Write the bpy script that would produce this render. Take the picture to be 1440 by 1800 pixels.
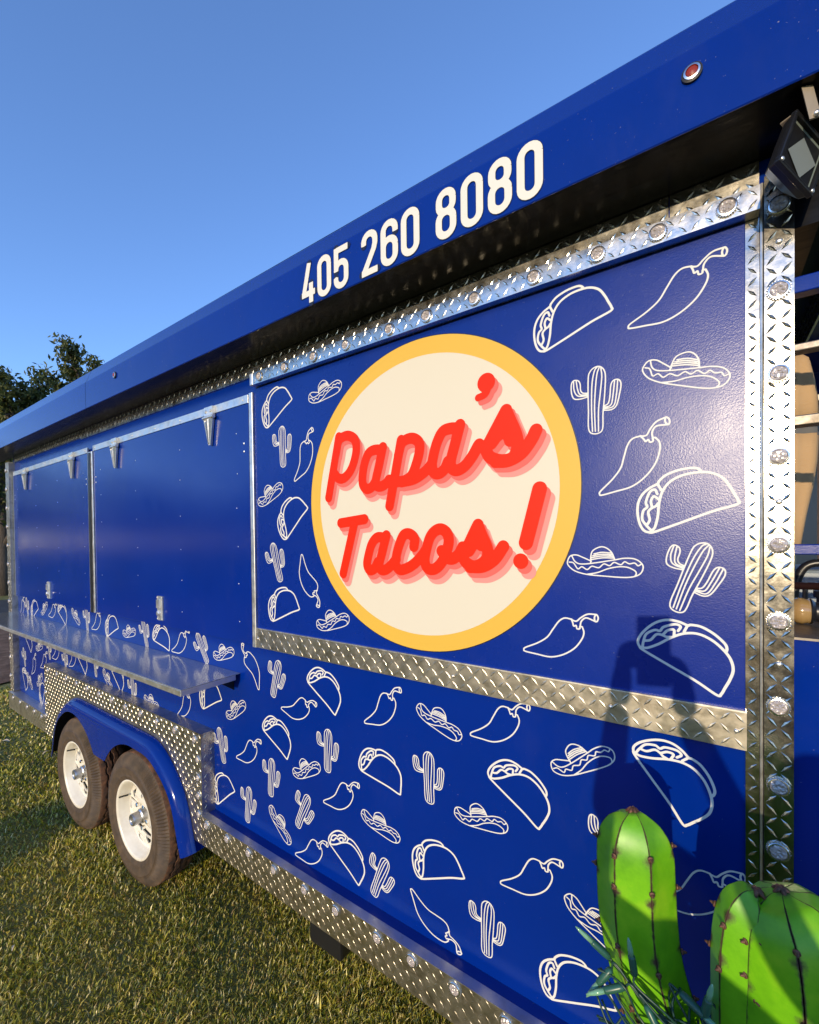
import bpy, bmesh, math, random
import numpy as np
from mathutils import Vector, Matrix

for o in list(bpy.data.objects):
    bpy.data.objects.remove(o, do_unlink=True)
scene = bpy.context.scene
COL = scene.collection
RAD = math.radians

# ---------------------------------------------------------------- camera
CAM_POS = Vector((0.0, -1.0, 1.62))
YAW, PITCH, ROLL, FPX = 0.60488126, -0.01393691, -0.01149486, 758.388

def camera_axes():
    fwd = Vector((-math.sin(YAW), math.cos(YAW), 0)); right = Vector((math.cos(YAW), math.sin(YAW), 0)); up = Vector((0, 0, 1))
    f2 = fwd*math.cos(PITCH) + up*math.sin(PITCH); u2 = up*math.cos(PITCH) - fwd*math.sin(PITCH)
    return right*math.cos(ROLL) + u2*math.sin(ROLL), u2*math.cos(ROLL) - right*math.sin(ROLL), f2
CR, CU, CF = camera_axes()
cam = bpy.data.objects.new('camera', bpy.data.cameras.new('camera'))
COL.objects.link(cam)
cam.matrix_world = Matrix(((CR.x, CU.x, -CF.x, CAM_POS.x), (CR.y, CU.y, -CF.y, CAM_POS.y), (CR.z, CU.z, -CF.z, CAM_POS.z), (0, 0, 0, 1)))
cam.data.sensor_fit = 'VERTICAL'; cam.data.sensor_height = 36; cam.data.sensor_width = 36
cam.data.lens = FPX/1800*36; cam.data.shift_y = 60/1800
cam.data.clip_start = 0.02; cam.data.clip_end = 1500
scene.camera = cam

# ---------------------------------------------------------------- light
SUN_RAY = Vector((-0.080, 0.983, -0.166)).normalized()
SUN_EL = math.asin(-SUN_RAY.z); SUN_AZ = math.atan2(-SUN_RAY.x, -SUN_RAY.y)
sun = bpy.data.objects.new('sun', bpy.data.lights.new('sun', 'SUN'))
COL.objects.link(sun)
sun.rotation_euler = SUN_RAY.to_track_quat('-Z', 'Y').to_euler()
sun.location = (0.8, -10, 8)
sun.data.energy = 2.0; sun.data.angle = RAD(0.55); sun.data.color = (1.0, 0.81, 0.55)
world = bpy.data.worlds.new('World'); scene.world = world; world.use_nodes = True
wn = world.node_tree.nodes; wl = world.node_tree.links
sky = wn.new('ShaderNodeTexSky'); sky.sky_type = 'NISHITA'; sky.sun_disc = False
sky.sun_elevation = SUN_EL; sky.sun_rotation = SUN_AZ
sky.altitude = 300; sky.air_density = 1.0; sky.dust_density = 0.0; sky.ozone_density = 4.3
bg = wn['Background']; bg.inputs['Strength'].default_value = 0.15
tint = wn.new('ShaderNodeMix'); tint.data_type = 'RGBA'; tint.blend_type = 'MULTIPLY'; tint.inputs['Factor'].default_value = 1.0
tint.inputs[7].default_value = (1.33, 1.13, 1.20, 1)
wl.new(sky.outputs['Color'], tint.inputs[6]); wl.new(tint.outputs[2], bg.inputs['Color'])
scene.view_settings.view_transform = 'Standard'; scene.view_settings.look = 'None'
scene.view_settings.gamma = 1.0; scene.view_settings.use_curve_mapping = False
scene.view_settings.exposure = 1.2
scene.cycles.max_bounces = 8

# ---------------------------------------------------------------- drawings printed on the wrap (unit outlines) and where they sit on the wall
TEMPLATES = {"taco":[[[0.0,0.0],[0.0641,0.0527],[0.1485,0.1811],[0.2273,0.3479],[0.3217,0.482],[0.4449,0.564],[0.5943,0.5822],[0.7426,0.5524],[0.875,0.4907],[0.969,0.3855],[1.0044,0.2523],[1.016,0.1313],[1.0234,0.0406],[0.9947,-0.0047],[0.7229,0.0098],[0.3261,0.0005],[0.0,0.0]],[[0.0,0.0],[-0.0683,0.0532],[-0.089,0.162],[-0.0627,0.3164],[-0.0053,0.4457],[0.0824,0.5359],[0.1928,0.5816],[0.2993,0.5972],[0.3256,0.6231],[0.418,0.6636],[0.534,0.6695],[0.6401,0.6542],[0.7466,0.6186],[0.7901,0.5762],[0.8004,0.54]],[[0.0158,0.0139],[-0.0195,0.1098],[-0.038,0.2178],[0.0169,0.3221],[0.0747,0.3489],[0.085,0.4204],[0.1732,0.5269],[0.2416,0.5373],[0.2473,0.4694]],[[-0.0117,0.1194],[0.0425,0.1733],[0.0626,0.2782],[0.1185,0.3132],[0.1728,0.3207],[0.2165,0.3475]],[[0.13,0.3335],[0.1457,0.4074],[0.1993,0.455],[0.2372,0.3936]],[[0.2993,0.5972],[0.3073,0.5008]]],"cactus":[[[0.0075,0.0883],[0.3528,0.1164],[0.8208,0.1359],[0.9448,0.1102],[1.0,0.0387],[0.9933,-0.0339],[0.9315,-0.0907],[0.8258,-0.1154],[0.5734,-0.1139],[0.2711,-0.0997],[-0.0026,-0.0893],[0.0075,0.0883]],[[0.005,0.0441],[0.3461,0.0694],[0.7331,0.0766],[0.9381,0.0489],[0.9942,0.0095]],[[0.0029,0.0025],[0.3398,0.0253],[0.5963,0.026],[0.8747,0.0105],[0.9906,-0.022]],[[0.0001,-0.0436],[0.3315,-0.0331],[0.584,-0.0492],[0.8356,-0.0628],[0.971,-0.0441]],[[0.6137,0.1319],[0.6256,0.2044],[0.6711,0.2435],[0.7693,0.2541],[0.8324,0.2863],[0.8453,0.358],[0.7878,0.3897],[0.6548,0.383],[0.5587,0.3416],[0.5386,0.2469],[0.5565,0.1302]],[[0.5929,0.1313],[0.606,0.244],[0.6919,0.2896],[0.8274,0.3166]],[[0.5747,0.1307],[0.5907,0.2789],[0.6877,0.343],[0.8295,0.3575]],[[0.3773,-0.1035],[0.4084,-0.1664],[0.5107,-0.189],[0.6852,-0.1975],[0.7508,-0.2373],[0.7457,-0.3066],[0.673,-0.3387],[0.5388,-0.3247],[0.37,-0.2888],[0.3097,-0.2212],[0.3135,-0.1055]],[[0.3569,-0.1042],[0.3821,-0.2072],[0.5288,-0.2328],[0.7416,-0.2469]],[[0.3365,-0.1048],[0.3567,-0.243],[0.5213,-0.2794],[0.7411,-0.2907]]],"sombrero":[[[0.3316,0.0518],[0.2128,0.1065],[0.119,0.1424],[0.0311,0.1245],[-0.01,0.0369],[0.0113,-0.0279],[0.1051,-0.1011],[0.2644,-0.1441],[0.4709,-0.1608],[0.7635,-0.1745],[0.9041,-0.1541],[0.9778,-0.1045],[1.0044,-0.024],[0.9767,0.0384],[0.8957,0.0899],[0.7666,0.0968],[0.6443,0.0734],[0.3322,0.0195],[0.173,0.0092],[0.0986,0.0465],[0.057,0.1222]],[[0.3225,0.0186],[0.3245,0.1158],[0.3512,0.2034],[0.4498,0.2592],[0.53,0.2481],[0.6052,0.1808],[0.648,0.0737]],[[0.3662,0.1577],[0.4755,0.1811],[0.6048,0.1703]],[[0.3494,0.1307],[0.4749,0.1536],[0.6184,0.1464]],[[0.3383,0.104],[0.4831,0.1289],[0.6282,0.1222]],[[0.3298,0.0754],[0.4919,0.1021],[0.6399,0.0981]],[[0.0142,0.0346],[0.0772,0.0225],[0.1391,-0.0644],[0.197,-0.0324],[0.2718,-0.0732],[0.3363,-0.0234],[0.4319,-0.0421],[0.5015,0.0139],[0.5771,-0.0107],[0.6374,0.0372],[0.7228,0.0055],[0.7736,0.0478],[0.832,0.0203],[0.9008,0.031],[0.9416,-0.0059],[0.9888,0.0233]],[[0.2644,-0.1441],[0.4155,-0.1127],[0.5534,-0.0555],[0.6953,-0.0243],[0.8083,-0.0296],[0.8953,-0.0723],[0.9189,-0.111],[0.9028,-0.1501]]],"chili":[[[0.7406,0.1057],[0.6713,0.1521],[0.5892,0.1452],[0.4745,0.0878],[0.3588,0.03],[0.2114,0.0128],[0.0416,0.0203],[0.0068,0.0036],[0.0148,-0.0222],[0.1319,-0.1032],[0.2774,-0.197],[0.4358,-0.2286],[0.5976,-0.2106],[0.7261,-0.15],[0.79,-0.0891],[0.8071,-0.0204]],[[0.7353,0.1009],[0.7307,0.0628],[0.7218,0.0252],[0.7502,0.0208],[0.7412,-0.0165],[0.7702,-0.0283],[0.7853,-0.0066],[0.8071,-0.0204]],[[0.7384,0.0994],[0.7782,0.0647],[0.8457,0.0804],[0.9357,0.0855],[1.0215,0.0432]],[[0.7888,-0.0055],[0.8295,0.041],[0.9001,0.0539],[0.9711,-0.0217]],[[1.0215,0.0432],[0.9861,0.022],[0.9711,-0.0217],[0.9934,-0.028],[1.0221,0.0035],[1.0215,0.0432]]]}
DECALS = [["taco",-0.3083,2.0498,19.7,0.1507],["taco",-0.0932,1.6298,20.0,0.146],["taco",-0.113,1.3909,-29.2,0.145],["taco",-1.3082,2.0321,30.4,0.1522],["taco",-1.2161,1.6288,42.8,0.1488],["taco",-1.2935,1.3327,21.2,0.145],["taco",-1.1153,1.1405,-33.8,0.1442],["taco",-1.363,0.9194,-28.9,0.1484],["taco",-0.884,0.9097,-10.2,0.1509],["taco",-1.6682,0.5375,37.7,0.1417],["taco",-1.0258,0.6263,-33.5,0.1491],["taco",-0.4544,1.0185,-34.3,0.1477],["taco",-0.6639,0.6676,24.2,0.1439],["taco",-0.2978,0.5442,23.2,0.1393],["taco",-0.128,1.1699,-53.6,0.1464],["taco",-2.1965,1.1532,-12.1,0.1485],["taco",-2.714,1.1117,23.6,0.1353],["taco",-3.4609,1.1758,-30.6,0.1179],["taco",-3.994,1.0887,30.5,0.1589],["taco",-1.7581,0.9161,25.8,0.1283],["taco",-2.6793,0.9289,-41.9,0.1539],["taco",-3.1632,0.9373,-37.9,0.1493],["taco",-4.1547,0.9259,-38.3,0.1335],["taco",-4.2543,0.6642,-63.2,0.1412],["taco",-3.8083,0.5147,67.7,0.121],["cactus",-0.1991,1.8507,87.8,0.137],["cactus",-0.0508,1.4783,68.6,0.1364],["cactus",-1.227,1.8859,91.1,0.1399],["cactus",-1.252,1.4823,106.6,0.1376],["cactus",-1.3034,1.061,73.5,0.134],["cactus",-1.6218,0.7239,103.4,0.1392],["cactus",-1.029,0.8637,87.1,0.1404],["cactus",-1.3258,0.686,84.8,0.1398],["cactus",-1.4709,0.5386,82.4,0.136],["cactus",-1.1793,0.6286,64.0,0.1334],["cactus",-0.8377,0.5464,67.0,0.1304],["cactus",-0.6335,0.8951,90.3,0.1391],["cactus",-0.4657,0.5607,87.5,0.1353],["cactus",-0.1741,0.8958,84.1,0.1255],["cactus",-1.7349,1.1209,123.8,0.1269],["cactus",-2.2667,1.1258,107.3,0.1101],["cactus",-2.9959,1.1289,97.5,0.1045],["cactus",-4.0828,1.0971,107.4,0.1411],["cactus",-2.4206,0.8108,96.8,0.1176],["cactus",-2.8885,0.8752,98.7,0.1103],["cactus",-3.3487,0.8128,104.0,0.13],["cactus",-3.6502,0.875,101.4,0.0842],["cactus",-4.181,0.7187,107.7,0.1327],["sombrero",-0.1074,1.9603,-16.6,0.1476],["sombrero",-0.2581,1.5615,0.4,0.1483],["sombrero",-1.0895,2.0883,11.4,0.1469],["sombrero",-1.3648,1.7578,27.1,0.1428],["sombrero",-1.0673,1.3352,19.1,0.1491],["sombrero",-1.6824,1.1453,19.5,0.1494],["sombrero",-1.5963,0.9114,36.7,0.1543],["sombrero",-1.1932,0.802,30.2,0.1428],["sombrero",-1.3352,0.6383,-36.2,0.1473],["sombrero",-0.8833,0.7714,-6.4,0.1469],["sombrero",-0.673,1.1466,-16.5,0.1477],["sombrero",-0.5531,0.8888,10.3,0.1473],["sombrero",-0.292,1.0836,33.7,0.1456],["sombrero",-0.2603,0.7924,-25.4,0.1254],["sombrero",-2.5249,1.1429,14.6,0.1442],["sombrero",-3.239,1.2091,-26.5,0.1449],["sombrero",-3.7853,1.1359,41.0,0.1442],["sombrero",-2.302,0.8484,-3.5,0.1435],["sombrero",-2.7865,0.905,-33.9,0.1347],["sombrero",-3.9226,0.8768,20.6,0.1399],["sombrero",-4.1411,0.6658,-36.8,0.1468],["sombrero",-3.9165,0.6194,43.5,0.141],["chili",-0.1373,2.0529,29.9,0.192],["chili",-0.1918,1.7127,47.3,0.1873],["chili",-0.3644,1.3532,28.9,0.1904],["chili",-1.1703,1.8251,60.3,0.1919],["chili",-1.1397,1.5774,-66.4,0.191],["chili",-1.3929,1.0768,120.8,0.1586],["chili",-1.2599,1.0224,15.2,0.1884],["chili",-1.5402,0.7653,32.7,0.1964],["chili",-0.8687,1.0602,42.2,0.1914],["chili",-1.051,0.7542,33.1,0.1885],["chili",-1.1959,0.4973,31.0,0.1897],["chili",-0.5091,1.1128,33.4,0.1912],["chili",-0.4291,0.7597,36.1,0.1904],["chili",-0.7024,0.6236,-33.8,0.19],["chili",-0.0814,0.8869,35.8,0.1466],["chili",-2.027,1.1215,34.8,0.1916],["chili",-2.9212,1.1378,36.8,0.1537],["chili",-3.6524,1.1412,27.9,0.1793],["chili",-4.2709,1.0929,53.2,0.1697],["chili",-1.9699,0.8502,46.3,0.145],["chili",-3.2816,0.8738,43.5,0.1275],["chili",-3.5795,0.8774,33.1,0.1306],["chili",-3.8406,0.7608,40.2,0.1841],["chili",-4.0365,0.6792,58.1,0.1873]]
LOGO = {"papas":[[[-0.9551,1.9467],[-1.0029,1.7597]],[[-0.9672,1.8945],[-0.9545,1.9346],[-0.9287,1.9462],[-0.9038,1.9413],[-0.8857,1.925],[-0.8828,1.8959],[-0.8939,1.8594],[-0.912,1.8317],[-0.9365,1.8161],[-0.9585,1.8181],[-0.9768,1.8347]],[[-0.7826,1.8845],[-0.8115,1.8881],[-0.8338,1.8808],[-0.8493,1.8545],[-0.8584,1.82],[-0.858,1.7909],[-0.8439,1.7756],[-0.8248,1.7786],[-0.8106,1.7933]],[[-0.7801,1.8916],[-0.7962,1.836],[-0.8081,1.7962],[-0.8027,1.7813],[-0.7867,1.7787],[-0.7707,1.7849],[-0.7589,1.795]],[[-0.7139,1.9028],[-0.7577,1.7196]],[[-0.7242,1.8618],[-0.7118,1.8935],[-0.6896,1.9036],[-0.668,1.9005],[-0.6526,1.8855],[-0.6529,1.862],[-0.6632,1.8309],[-0.6779,1.8027],[-0.6985,1.7897],[-0.7208,1.7868],[-0.7397,1.7872]],[[-0.7134,1.785],[-0.6695,1.7901],[-0.6341,1.8073],[-0.6133,1.8254]],[[-0.5311,1.9076],[-0.5563,1.9115],[-0.579,1.906],[-0.5958,1.8806],[-0.6062,1.8505],[-0.612,1.8224],[-0.6069,1.8017],[-0.5902,1.7972],[-0.5737,1.8069],[-0.5631,1.8255]],[[-0.5266,1.9162],[-0.5409,1.8703],[-0.5541,1.8273],[-0.5511,1.8074],[-0.5354,1.8002],[-0.5136,1.809],[-0.4921,1.8311],[-0.477,1.8535],[-0.4728,1.8583]],[[-0.4537,1.8478],[-0.4277,1.8889],[-0.4009,1.9311]],[[-0.4009,1.9296],[-0.3892,1.9009],[-0.3762,1.8682],[-0.3727,1.8397],[-0.3846,1.8157],[-0.4118,1.8111],[-0.4425,1.8225],[-0.4549,1.8426]],[[-0.4393,1.8564],[-0.4223,1.875],[-0.4028,1.8979],[-0.3949,1.871],[-0.3907,1.8575]],[[-0.4279,1.8706],[-0.4084,1.8807]],[[-0.4285,1.8104],[-0.3954,1.8093],[-0.3634,1.8233],[-0.3399,1.8504],[-0.3281,1.872]]],"apos":[[[-0.4521,2.0091],[-0.4516,2.001]],[[-0.4466,1.9947],[-0.4553,1.9806],[-0.474,1.9758]]],"tacos":[[[-0.951,1.6762],[-0.8539,1.6848]],[[-0.8927,1.679],[-0.9439,1.5173]],[[-0.7787,1.6282],[-0.8051,1.6286],[-0.8259,1.6097],[-0.8389,1.5776],[-0.8452,1.5485],[-0.8355,1.5313],[-0.8172,1.5364],[-0.8039,1.5557]],[[-0.7707,1.6344],[-0.7873,1.5844],[-0.7983,1.5495],[-0.7921,1.5339],[-0.7746,1.5344],[-0.7549,1.5474],[-0.7354,1.5663]],[[-0.6742,1.6018],[-0.6717,1.6239],[-0.6896,1.6379],[-0.7096,1.6334],[-0.7249,1.6062],[-0.7352,1.5755],[-0.7379,1.5509],[-0.7245,1.5359],[-0.702,1.5396],[-0.6763,1.5523],[-0.6511,1.5735],[-0.6334,1.5942]],[[-0.5854,1.6486],[-0.6055,1.6433],[-0.6213,1.6262],[-0.632,1.5971],[-0.6386,1.5648],[-0.6306,1.5433],[-0.6101,1.5404],[-0.5899,1.5542],[-0.5731,1.5802],[-0.563,1.6142],[-0.5679,1.6369],[-0.5854,1.6486]],[[-0.5854,1.5903],[-0.5732,1.5745],[-0.5538,1.5691],[-0.5347,1.5805],[-0.522,1.6]],[[-0.5128,1.5918],[-0.4942,1.6273],[-0.4778,1.6568]],[[-0.4778,1.6557],[-0.4675,1.6296],[-0.4549,1.6027],[-0.4517,1.5813],[-0.4623,1.5624],[-0.489,1.551],[-0.5132,1.5614],[-0.5222,1.5806]],[[-0.5037,1.5907],[-0.4824,1.6179],[-0.4695,1.6054]],[[-0.5011,1.5491],[-0.4653,1.5516],[-0.4335,1.5709],[-0.4109,1.6016]]],"bang":[[[-0.3206,1.7355],[-0.3541,1.6106]],[[-0.367,1.5668],[-0.3665,1.5658]]]}

# ---------------------------------------------------------------- helpers
def link(o, parent=None):
    COL.objects.link(o)
    if parent is not None:
        o.parent = parent
        o.matrix_parent_inverse = Matrix.Identity(4)
    return o

def tag(o, label=None, cat=None, group=None, kind=None):
    if label: o['label'] = label
    if cat: o['category'] = cat
    if group: o['group'] = group
    if kind: o['kind'] = kind
    return o

def empty(name, loc=(0, 0, 0)):
    o = bpy.data.objects.new(name, None); o.empty_display_size = 0.1
    link(o); o.location = loc
    return o

class MB:
    """collects polygons into one mesh; every face has a material slot index"""
    def __init__(s): s.v = []; s.f = []; s.m = []
    def add(s, vs, fs, m=0):
        b = len(s.v); s.v += [tuple(p) for p in vs]
        s.f += [tuple(i+b for i in f) for f in fs]; s.m += [m]*len(fs)
    def box(s, x0, x1, y0, y1, z0, z1, m=0):
        s.add([(x0,y0,z0),(x1,y0,z0),(x1,y1,z0),(x0,y1,z0),(x0,y0,z1),(x1,y0,z1),(x1,y1,z1),(x0,y1,z1)],
              [(0,3,2,1),(4,5,6,7),(0,1,5,4),(1,2,6,5),(2,3,7,6),(3,0,4,7)], m)
    def prism(s, poly, y0, y1, m=0):
        """poly in xz (counter-clockwise seen from -y), extruded y0 (front) to y1"""
        n = len(poly)
        vs = [(p[0], y0, p[1]) for p in poly] + [(p[0], y1, p[1]) for p in poly]
        fs = [tuple(range(n)), tuple(range(2*n-1, n-1, -1))]
        fs += [(i, i+n, (i+1) % n+n, (i+1) % n) for i in range(n)]
        s.add(vs, fs, m)
    def rings(s, rings, m=0, close=True, caps=True):
        """loft a list of rings (each the same number of points)"""
        n = len(rings[0]); vs = [p for r in rings for p in r]; fs = []
        for k in range(len(rings)-1):
            for i in range(n if close else n-1):
                j = (i+1) % n
                fs.append((k*n+i, k*n+j, (k+1)*n+j, (k+1)*n+i))
        if caps:
            fs.append(tuple(range(n-1, -1, -1))); fs.append(tuple((len(rings)-1)*n+i for i in range(n)))
        s.add(vs, fs, m)
    def tube(s, path, r, n=8, m=0, caps=True):
        path = [Vector(p) for p in path]; rr = r if isinstance(r, (list, tuple)) else [r]*len(path)
        rings = []; up = None
        for i, p in enumerate(path):
            t = (path[min(i+1, len(path)-1)] - path[max(i-1, 0)]).normalized()
            if up is None:
                up = t.orthogonal().normalized()
            up = (up - t*up.dot(t))
            up = up.normalized() if up.length > 1e-6 else t.orthogonal().normalized()
            b = t.cross(up)
            rings.append([p + (up*math.cos(a) + b*math.sin(a))*rr[i] for a in [2*math.pi*k/n for k in range(n)]])
        s.rings(rings, m, True, caps)
    def lathe(s, prof, c, n=24, m=0, axis='y'):
        """prof = [(radius, offset along axis)]"""
        rings = []
        for r, h in prof:
            ring = []
            for k in range(n):
                a = 2*math.pi*k/n; ca, sa = math.cos(a)*r, math.sin(a)*r
                ring.append((c[0]+ca, c[1]+h, c[2]+sa) if axis == 'y' else ((c[0]+ca, c[1]+sa, c[2]+h) if axis == 'z' else (c[0]+h, c[1]+ca, c[2]+sa)))
            rings.append(ring)
        s.rings(rings, m, True, True)
    def mesh(s, name, mats, smooth=False):
        me = bpy.data.meshes.new(name)
        me.from_pydata(s.v, [], s.f)
        for mt in (mats if isinstance(mats, (list, tuple)) else [mats]): me.materials.append(mt)
        me.polygons.foreach_set('material_index', s.m)
        if smooth: me.polygons.foreach_set('use_smooth', [True]*len(s.f))
        bm = bmesh.new(); bm.from_mesh(me); bmesh.ops.recalc_face_normals(bm, faces=bm.faces); bm.to_mesh(me); bm.free()
        me.update()
        return me
    def build(s, name, mats, parent=None, smooth=False, bevel=0, angle=None):
        o = bpy.data.objects.new(name, s.mesh(name, mats, smooth)); link(o, parent)
        if bevel:
            b = o.modifiers.new('bevel', 'BEVEL'); b.width = bevel; b.segments = 2; b.limit_method = 'ANGLE'
        if smooth and angle: 
            try: o.data.set_sharp_from_angle(angle=RAD(angle))
            except Exception: pass
        return o

def share(name, mesh, parent, loc=(0, 0, 0), rot=(0, 0, 0), sc=(1, 1, 1)):
    o = bpy.data.objects.new(name, mesh); link(o, parent)
    o.location = loc; o.rotation_euler = rot; o.scale = sc
    return o

def catmull(pts, n=6, closed=False):
    P = [np.array(p, float) for p in pts]; out = []
    if len(P) == 2: return [P[0], P[1]]
    N = len(P)
    for i in range(N-1):
        p0 = P[i-1] if i > 0 else (P[-2] if closed else 2*P[0]-P[1])
        p3 = P[i+2] if i+2 < N else (P[1] if closed else 2*P[-1]-P[-2])
        p1, p2 = P[i], P[i+1]
        for k in range(n):
            t = k/n
            out.append(0.5*((2*p1) + (p2-p0)*t + (2*p0-5*p1+4*p2-p3)*t*t + (3*p1-p0-3*p2+p3)*t**3))
    out.append(P[-1])
    return out

def poly_dist(X, Y, line, flat=False):
    """distance field to a polyline; flat ends cut the caps off"""
    D = np.full(X.shape, 1e9)
    for i in range(len(line)-1):
        a, b = line[i], line[i+1]; d = b-a; L2 = d@d
        if L2 < 1e-14: continue
        t = ((X-a[0])*d[0] + (Y-a[1])*d[1])/L2
        tc = np.clip(t, 0, 1)
        dist = np.hypot(X-a[0]-tc*d[0], Y-a[1]-tc*d[1])
        if flat:
            if i == 0: dist = np.where(t < 0, np.maximum(dist, 1e3*(-t)), dist)
            if i == len(line)-2: dist = np.where(t > 1, np.maximum(dist, 1e3*(t-1)), dist)
        D = np.minimum(D, dist)
    return D

def field_mesh(name, F, xs, zs, mat, eps=0.0):
    """marching squares: the flat region F > 0 becomes a clean planar mesh in xz (y = 0, facing -y)"""
    verts = []; faces = []
    ny, nx = F.shape
    ins = F > 0
    code = ins[:-1, :-1]*1 + ins[:-1, 1:]*2 + ins[1:, 1:]*4 + ins[1:, :-1]*8
    idx = np.argwhere(code > 0)
    key = {}
    def vert(k, p):
        if k not in key: key[k] = len(verts); verts.append((p[0], 0.0, p[1]))
        return key[k]
    CN = ((0, 0), (0, 1), (1, 1), (1, 0))
    run = None
    for j, i in idx:
        c = int(code[j, i])
        if c == 15:
            # merge runs of full cells
            if run and run[0] == j and run[2] == i: run[2] = i+1
            else:
                if run: faces_run(run, vert, xs, zs, faces)
                run = [j, i, i+1]
            continue
        poly = []
        for k in range(4):
            dj, di = CN[k]; ej, ei = CN[(k+1) % 4]
            f0, f1 = F[j+dj, i+di], F[j+ej, i+ei]
            if f0 > 0: poly.append(vert(('n', j+dj, i+di), (xs[i+di], zs[j+dj])))
            if (f0 > 0) != (f1 > 0):
                t = f0/(f0-f1); a = (j+dj, i+di); b = (j+ej, i+ei)
                kk = ('e',)+(a+b if a < b else b+a)
                poly.append(vert(kk, (xs[i+di]+(xs[i+ei]-xs[i+di])*t, zs[j+dj]+(zs[j+ej]-zs[j+dj])*t)))
        if len(poly) >= 3: faces.append(tuple(poly))
    if run: faces_run(run, vert, xs, zs, faces)
    me = bpy.data.meshes.new(name); me.from_pydata(verts, [], faces); me.materials.append(mat); me.update()
    return me

def faces_run(run, vert, xs, zs, faces):
    j, i0, i1 = run
    faces.append((vert(('n', j, i0), (xs[i0], zs[j])), vert(('n', j, i1), (xs[i1], zs[j])),
                  vert(('n', j+1, i1), (xs[i1], zs[j+1])), vert(('n', j+1, i0), (xs[i0], zs[j+1]))))

def strokes_mesh(name, strokes, w, mat, res, smooth=True, flat=False, grow=0.0, extra=None, pad2=0.0):
    lines = [catmull(s, 6, np.allclose(s[0], s[-1])) if smooth else [np.array(p, float) for p in s] for s in strokes]
    allp = np.array([p for l in lines for p in l]); pad = w+grow+res*3+pad2
    xs = np.arange(allp[:, 0].min()-pad, allp[:, 0].max()+pad, res); zs = np.arange(allp[:, 1].min()-pad, allp[:, 1].max()+pad, res)
    F = np.full((len(zs), len(xs)), -1e9)
    for l in lines:
        a = np.array(l); rr = w/2+grow
        i0, i1 = np.searchsorted(xs, [a[:, 0].min()-rr-2*res, a[:, 0].max()+rr+2*res]); j0, j1 = np.searchsorted(zs, [a[:, 1].min()-rr-2*res, a[:, 1].max()+rr+2*res])
        X, Y = np.meshgrid(xs[i0:i1], zs[j0:j1])
        F[j0:j1, i0:i1] = np.maximum(F[j0:j1, i0:i1], rr-poly_dist(X, Y, l, flat))
    if extra is not None:
        X, Y = np.meshgrid(xs, zs); F = np.maximum(F, extra(X, Y))
    F = np.maximum(F, -res*3)
    return field_mesh(name, F, xs, zs, mat)

# ---------------------------------------------------------------- materials
def mat(name, color, rough=0.5, metal=0.0, spec=0.5, coat=0.0, coat_rough=0.05):
    m = bpy.data.materials.new(name); m.use_nodes = True
    p = m.node_tree.nodes['Principled BSDF']
    p.inputs['Base Color'].default_value = (*color, 1); p.inputs['Roughness'].default_value = rough
    p.inputs['Metallic'].default_value = metal; p.inputs['Specular IOR Level'].default_value = spec
    p.inputs['Coat Weight'].default_value = coat; p.inputs['Coat Roughness'].default_value = coat_rough
    return m

def nodes(m): return m.node_tree.nodes, m.node_tree.links, m.node_tree.nodes['Principled BSDF']

def coords(m, scale=None):
    n, l, p = nodes(m); tc = n.new('ShaderNodeTexCoord'); out = tc.outputs['Object']
    if scale:
        mp = n.new('ShaderNodeMapping'); mp.inputs['Scale'].default_value = scale; l.new(out, mp.inputs['Vector']); out = mp.outputs['Vector']
    return out

def noise(m, scale, detail=4, rough=0.55, vec=None, stretch=None, dist=0.0):
    n, l, p = nodes(m); t = n.new('ShaderNodeTexNoise'); t.inputs['Scale'].default_value = scale
    t.inputs['Detail'].default_value = detail; t.inputs['Roughness'].default_value = rough; t.inputs['Distortion'].default_value = dist
    l.new(vec or coords(m, stretch), t.inputs['Vector'])
    return t.outputs['Fac']

def ramp(m, src, stops):
    n, l, p = nodes(m); r = n.new('ShaderNodeValToRGB'); e = r.color_ramp.elements
    while len(e) < len(stops): e.new(0.5)
    for k, (pos, c) in enumerate(stops):
        e[k].position = pos; e[k].color = (*c, 1) if len(c) == 3 else c
    l.new(src, r.inputs['Fac'])
    return r.outputs['Color']

def bump(m, src, strength, dist, prev=None):
    n, l, p = nodes(m); b = n.new('ShaderNodeBump'); b.inputs['Strength'].default_value = strength; b.inputs['Distance'].default_value = dist
    l.new(src, b.inputs['Height'])
    if prev is not None: l.new(prev, b.inputs['Normal'])
    l.new(b.outputs['Normal'], p.inputs['Normal'])
    return b.outputs['Normal']

def maprange(m, src, a, b, c, d):
    n, l, p = nodes(m); r = n.new('ShaderNodeMapRange')
    for k, v in zip((1, 2, 3, 4), (a, b, c, d)): r.inputs[k].default_value = v
    l.new(src, r.inputs[0])
    return r.outputs[0]

def vary(m, lo, hi, scale, detail=4, stretch=None, a=0.3, b=0.7):
    n, l, p = nodes(m)
    l.new(ramp(m, noise(m, scale, detail, stretch=stretch), [(a, lo), (b, hi)]), p.inputs['Base Color'])

def rough_vary(m, scale, lo, hi, stretch=None, a=0.3, b=0.7):
    n, l, p = nodes(m)
    l.new(maprange(m, noise(m, scale, 5, 0.6, stretch=stretch), a, b, lo, hi), p.inputs['Roughness'])

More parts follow.
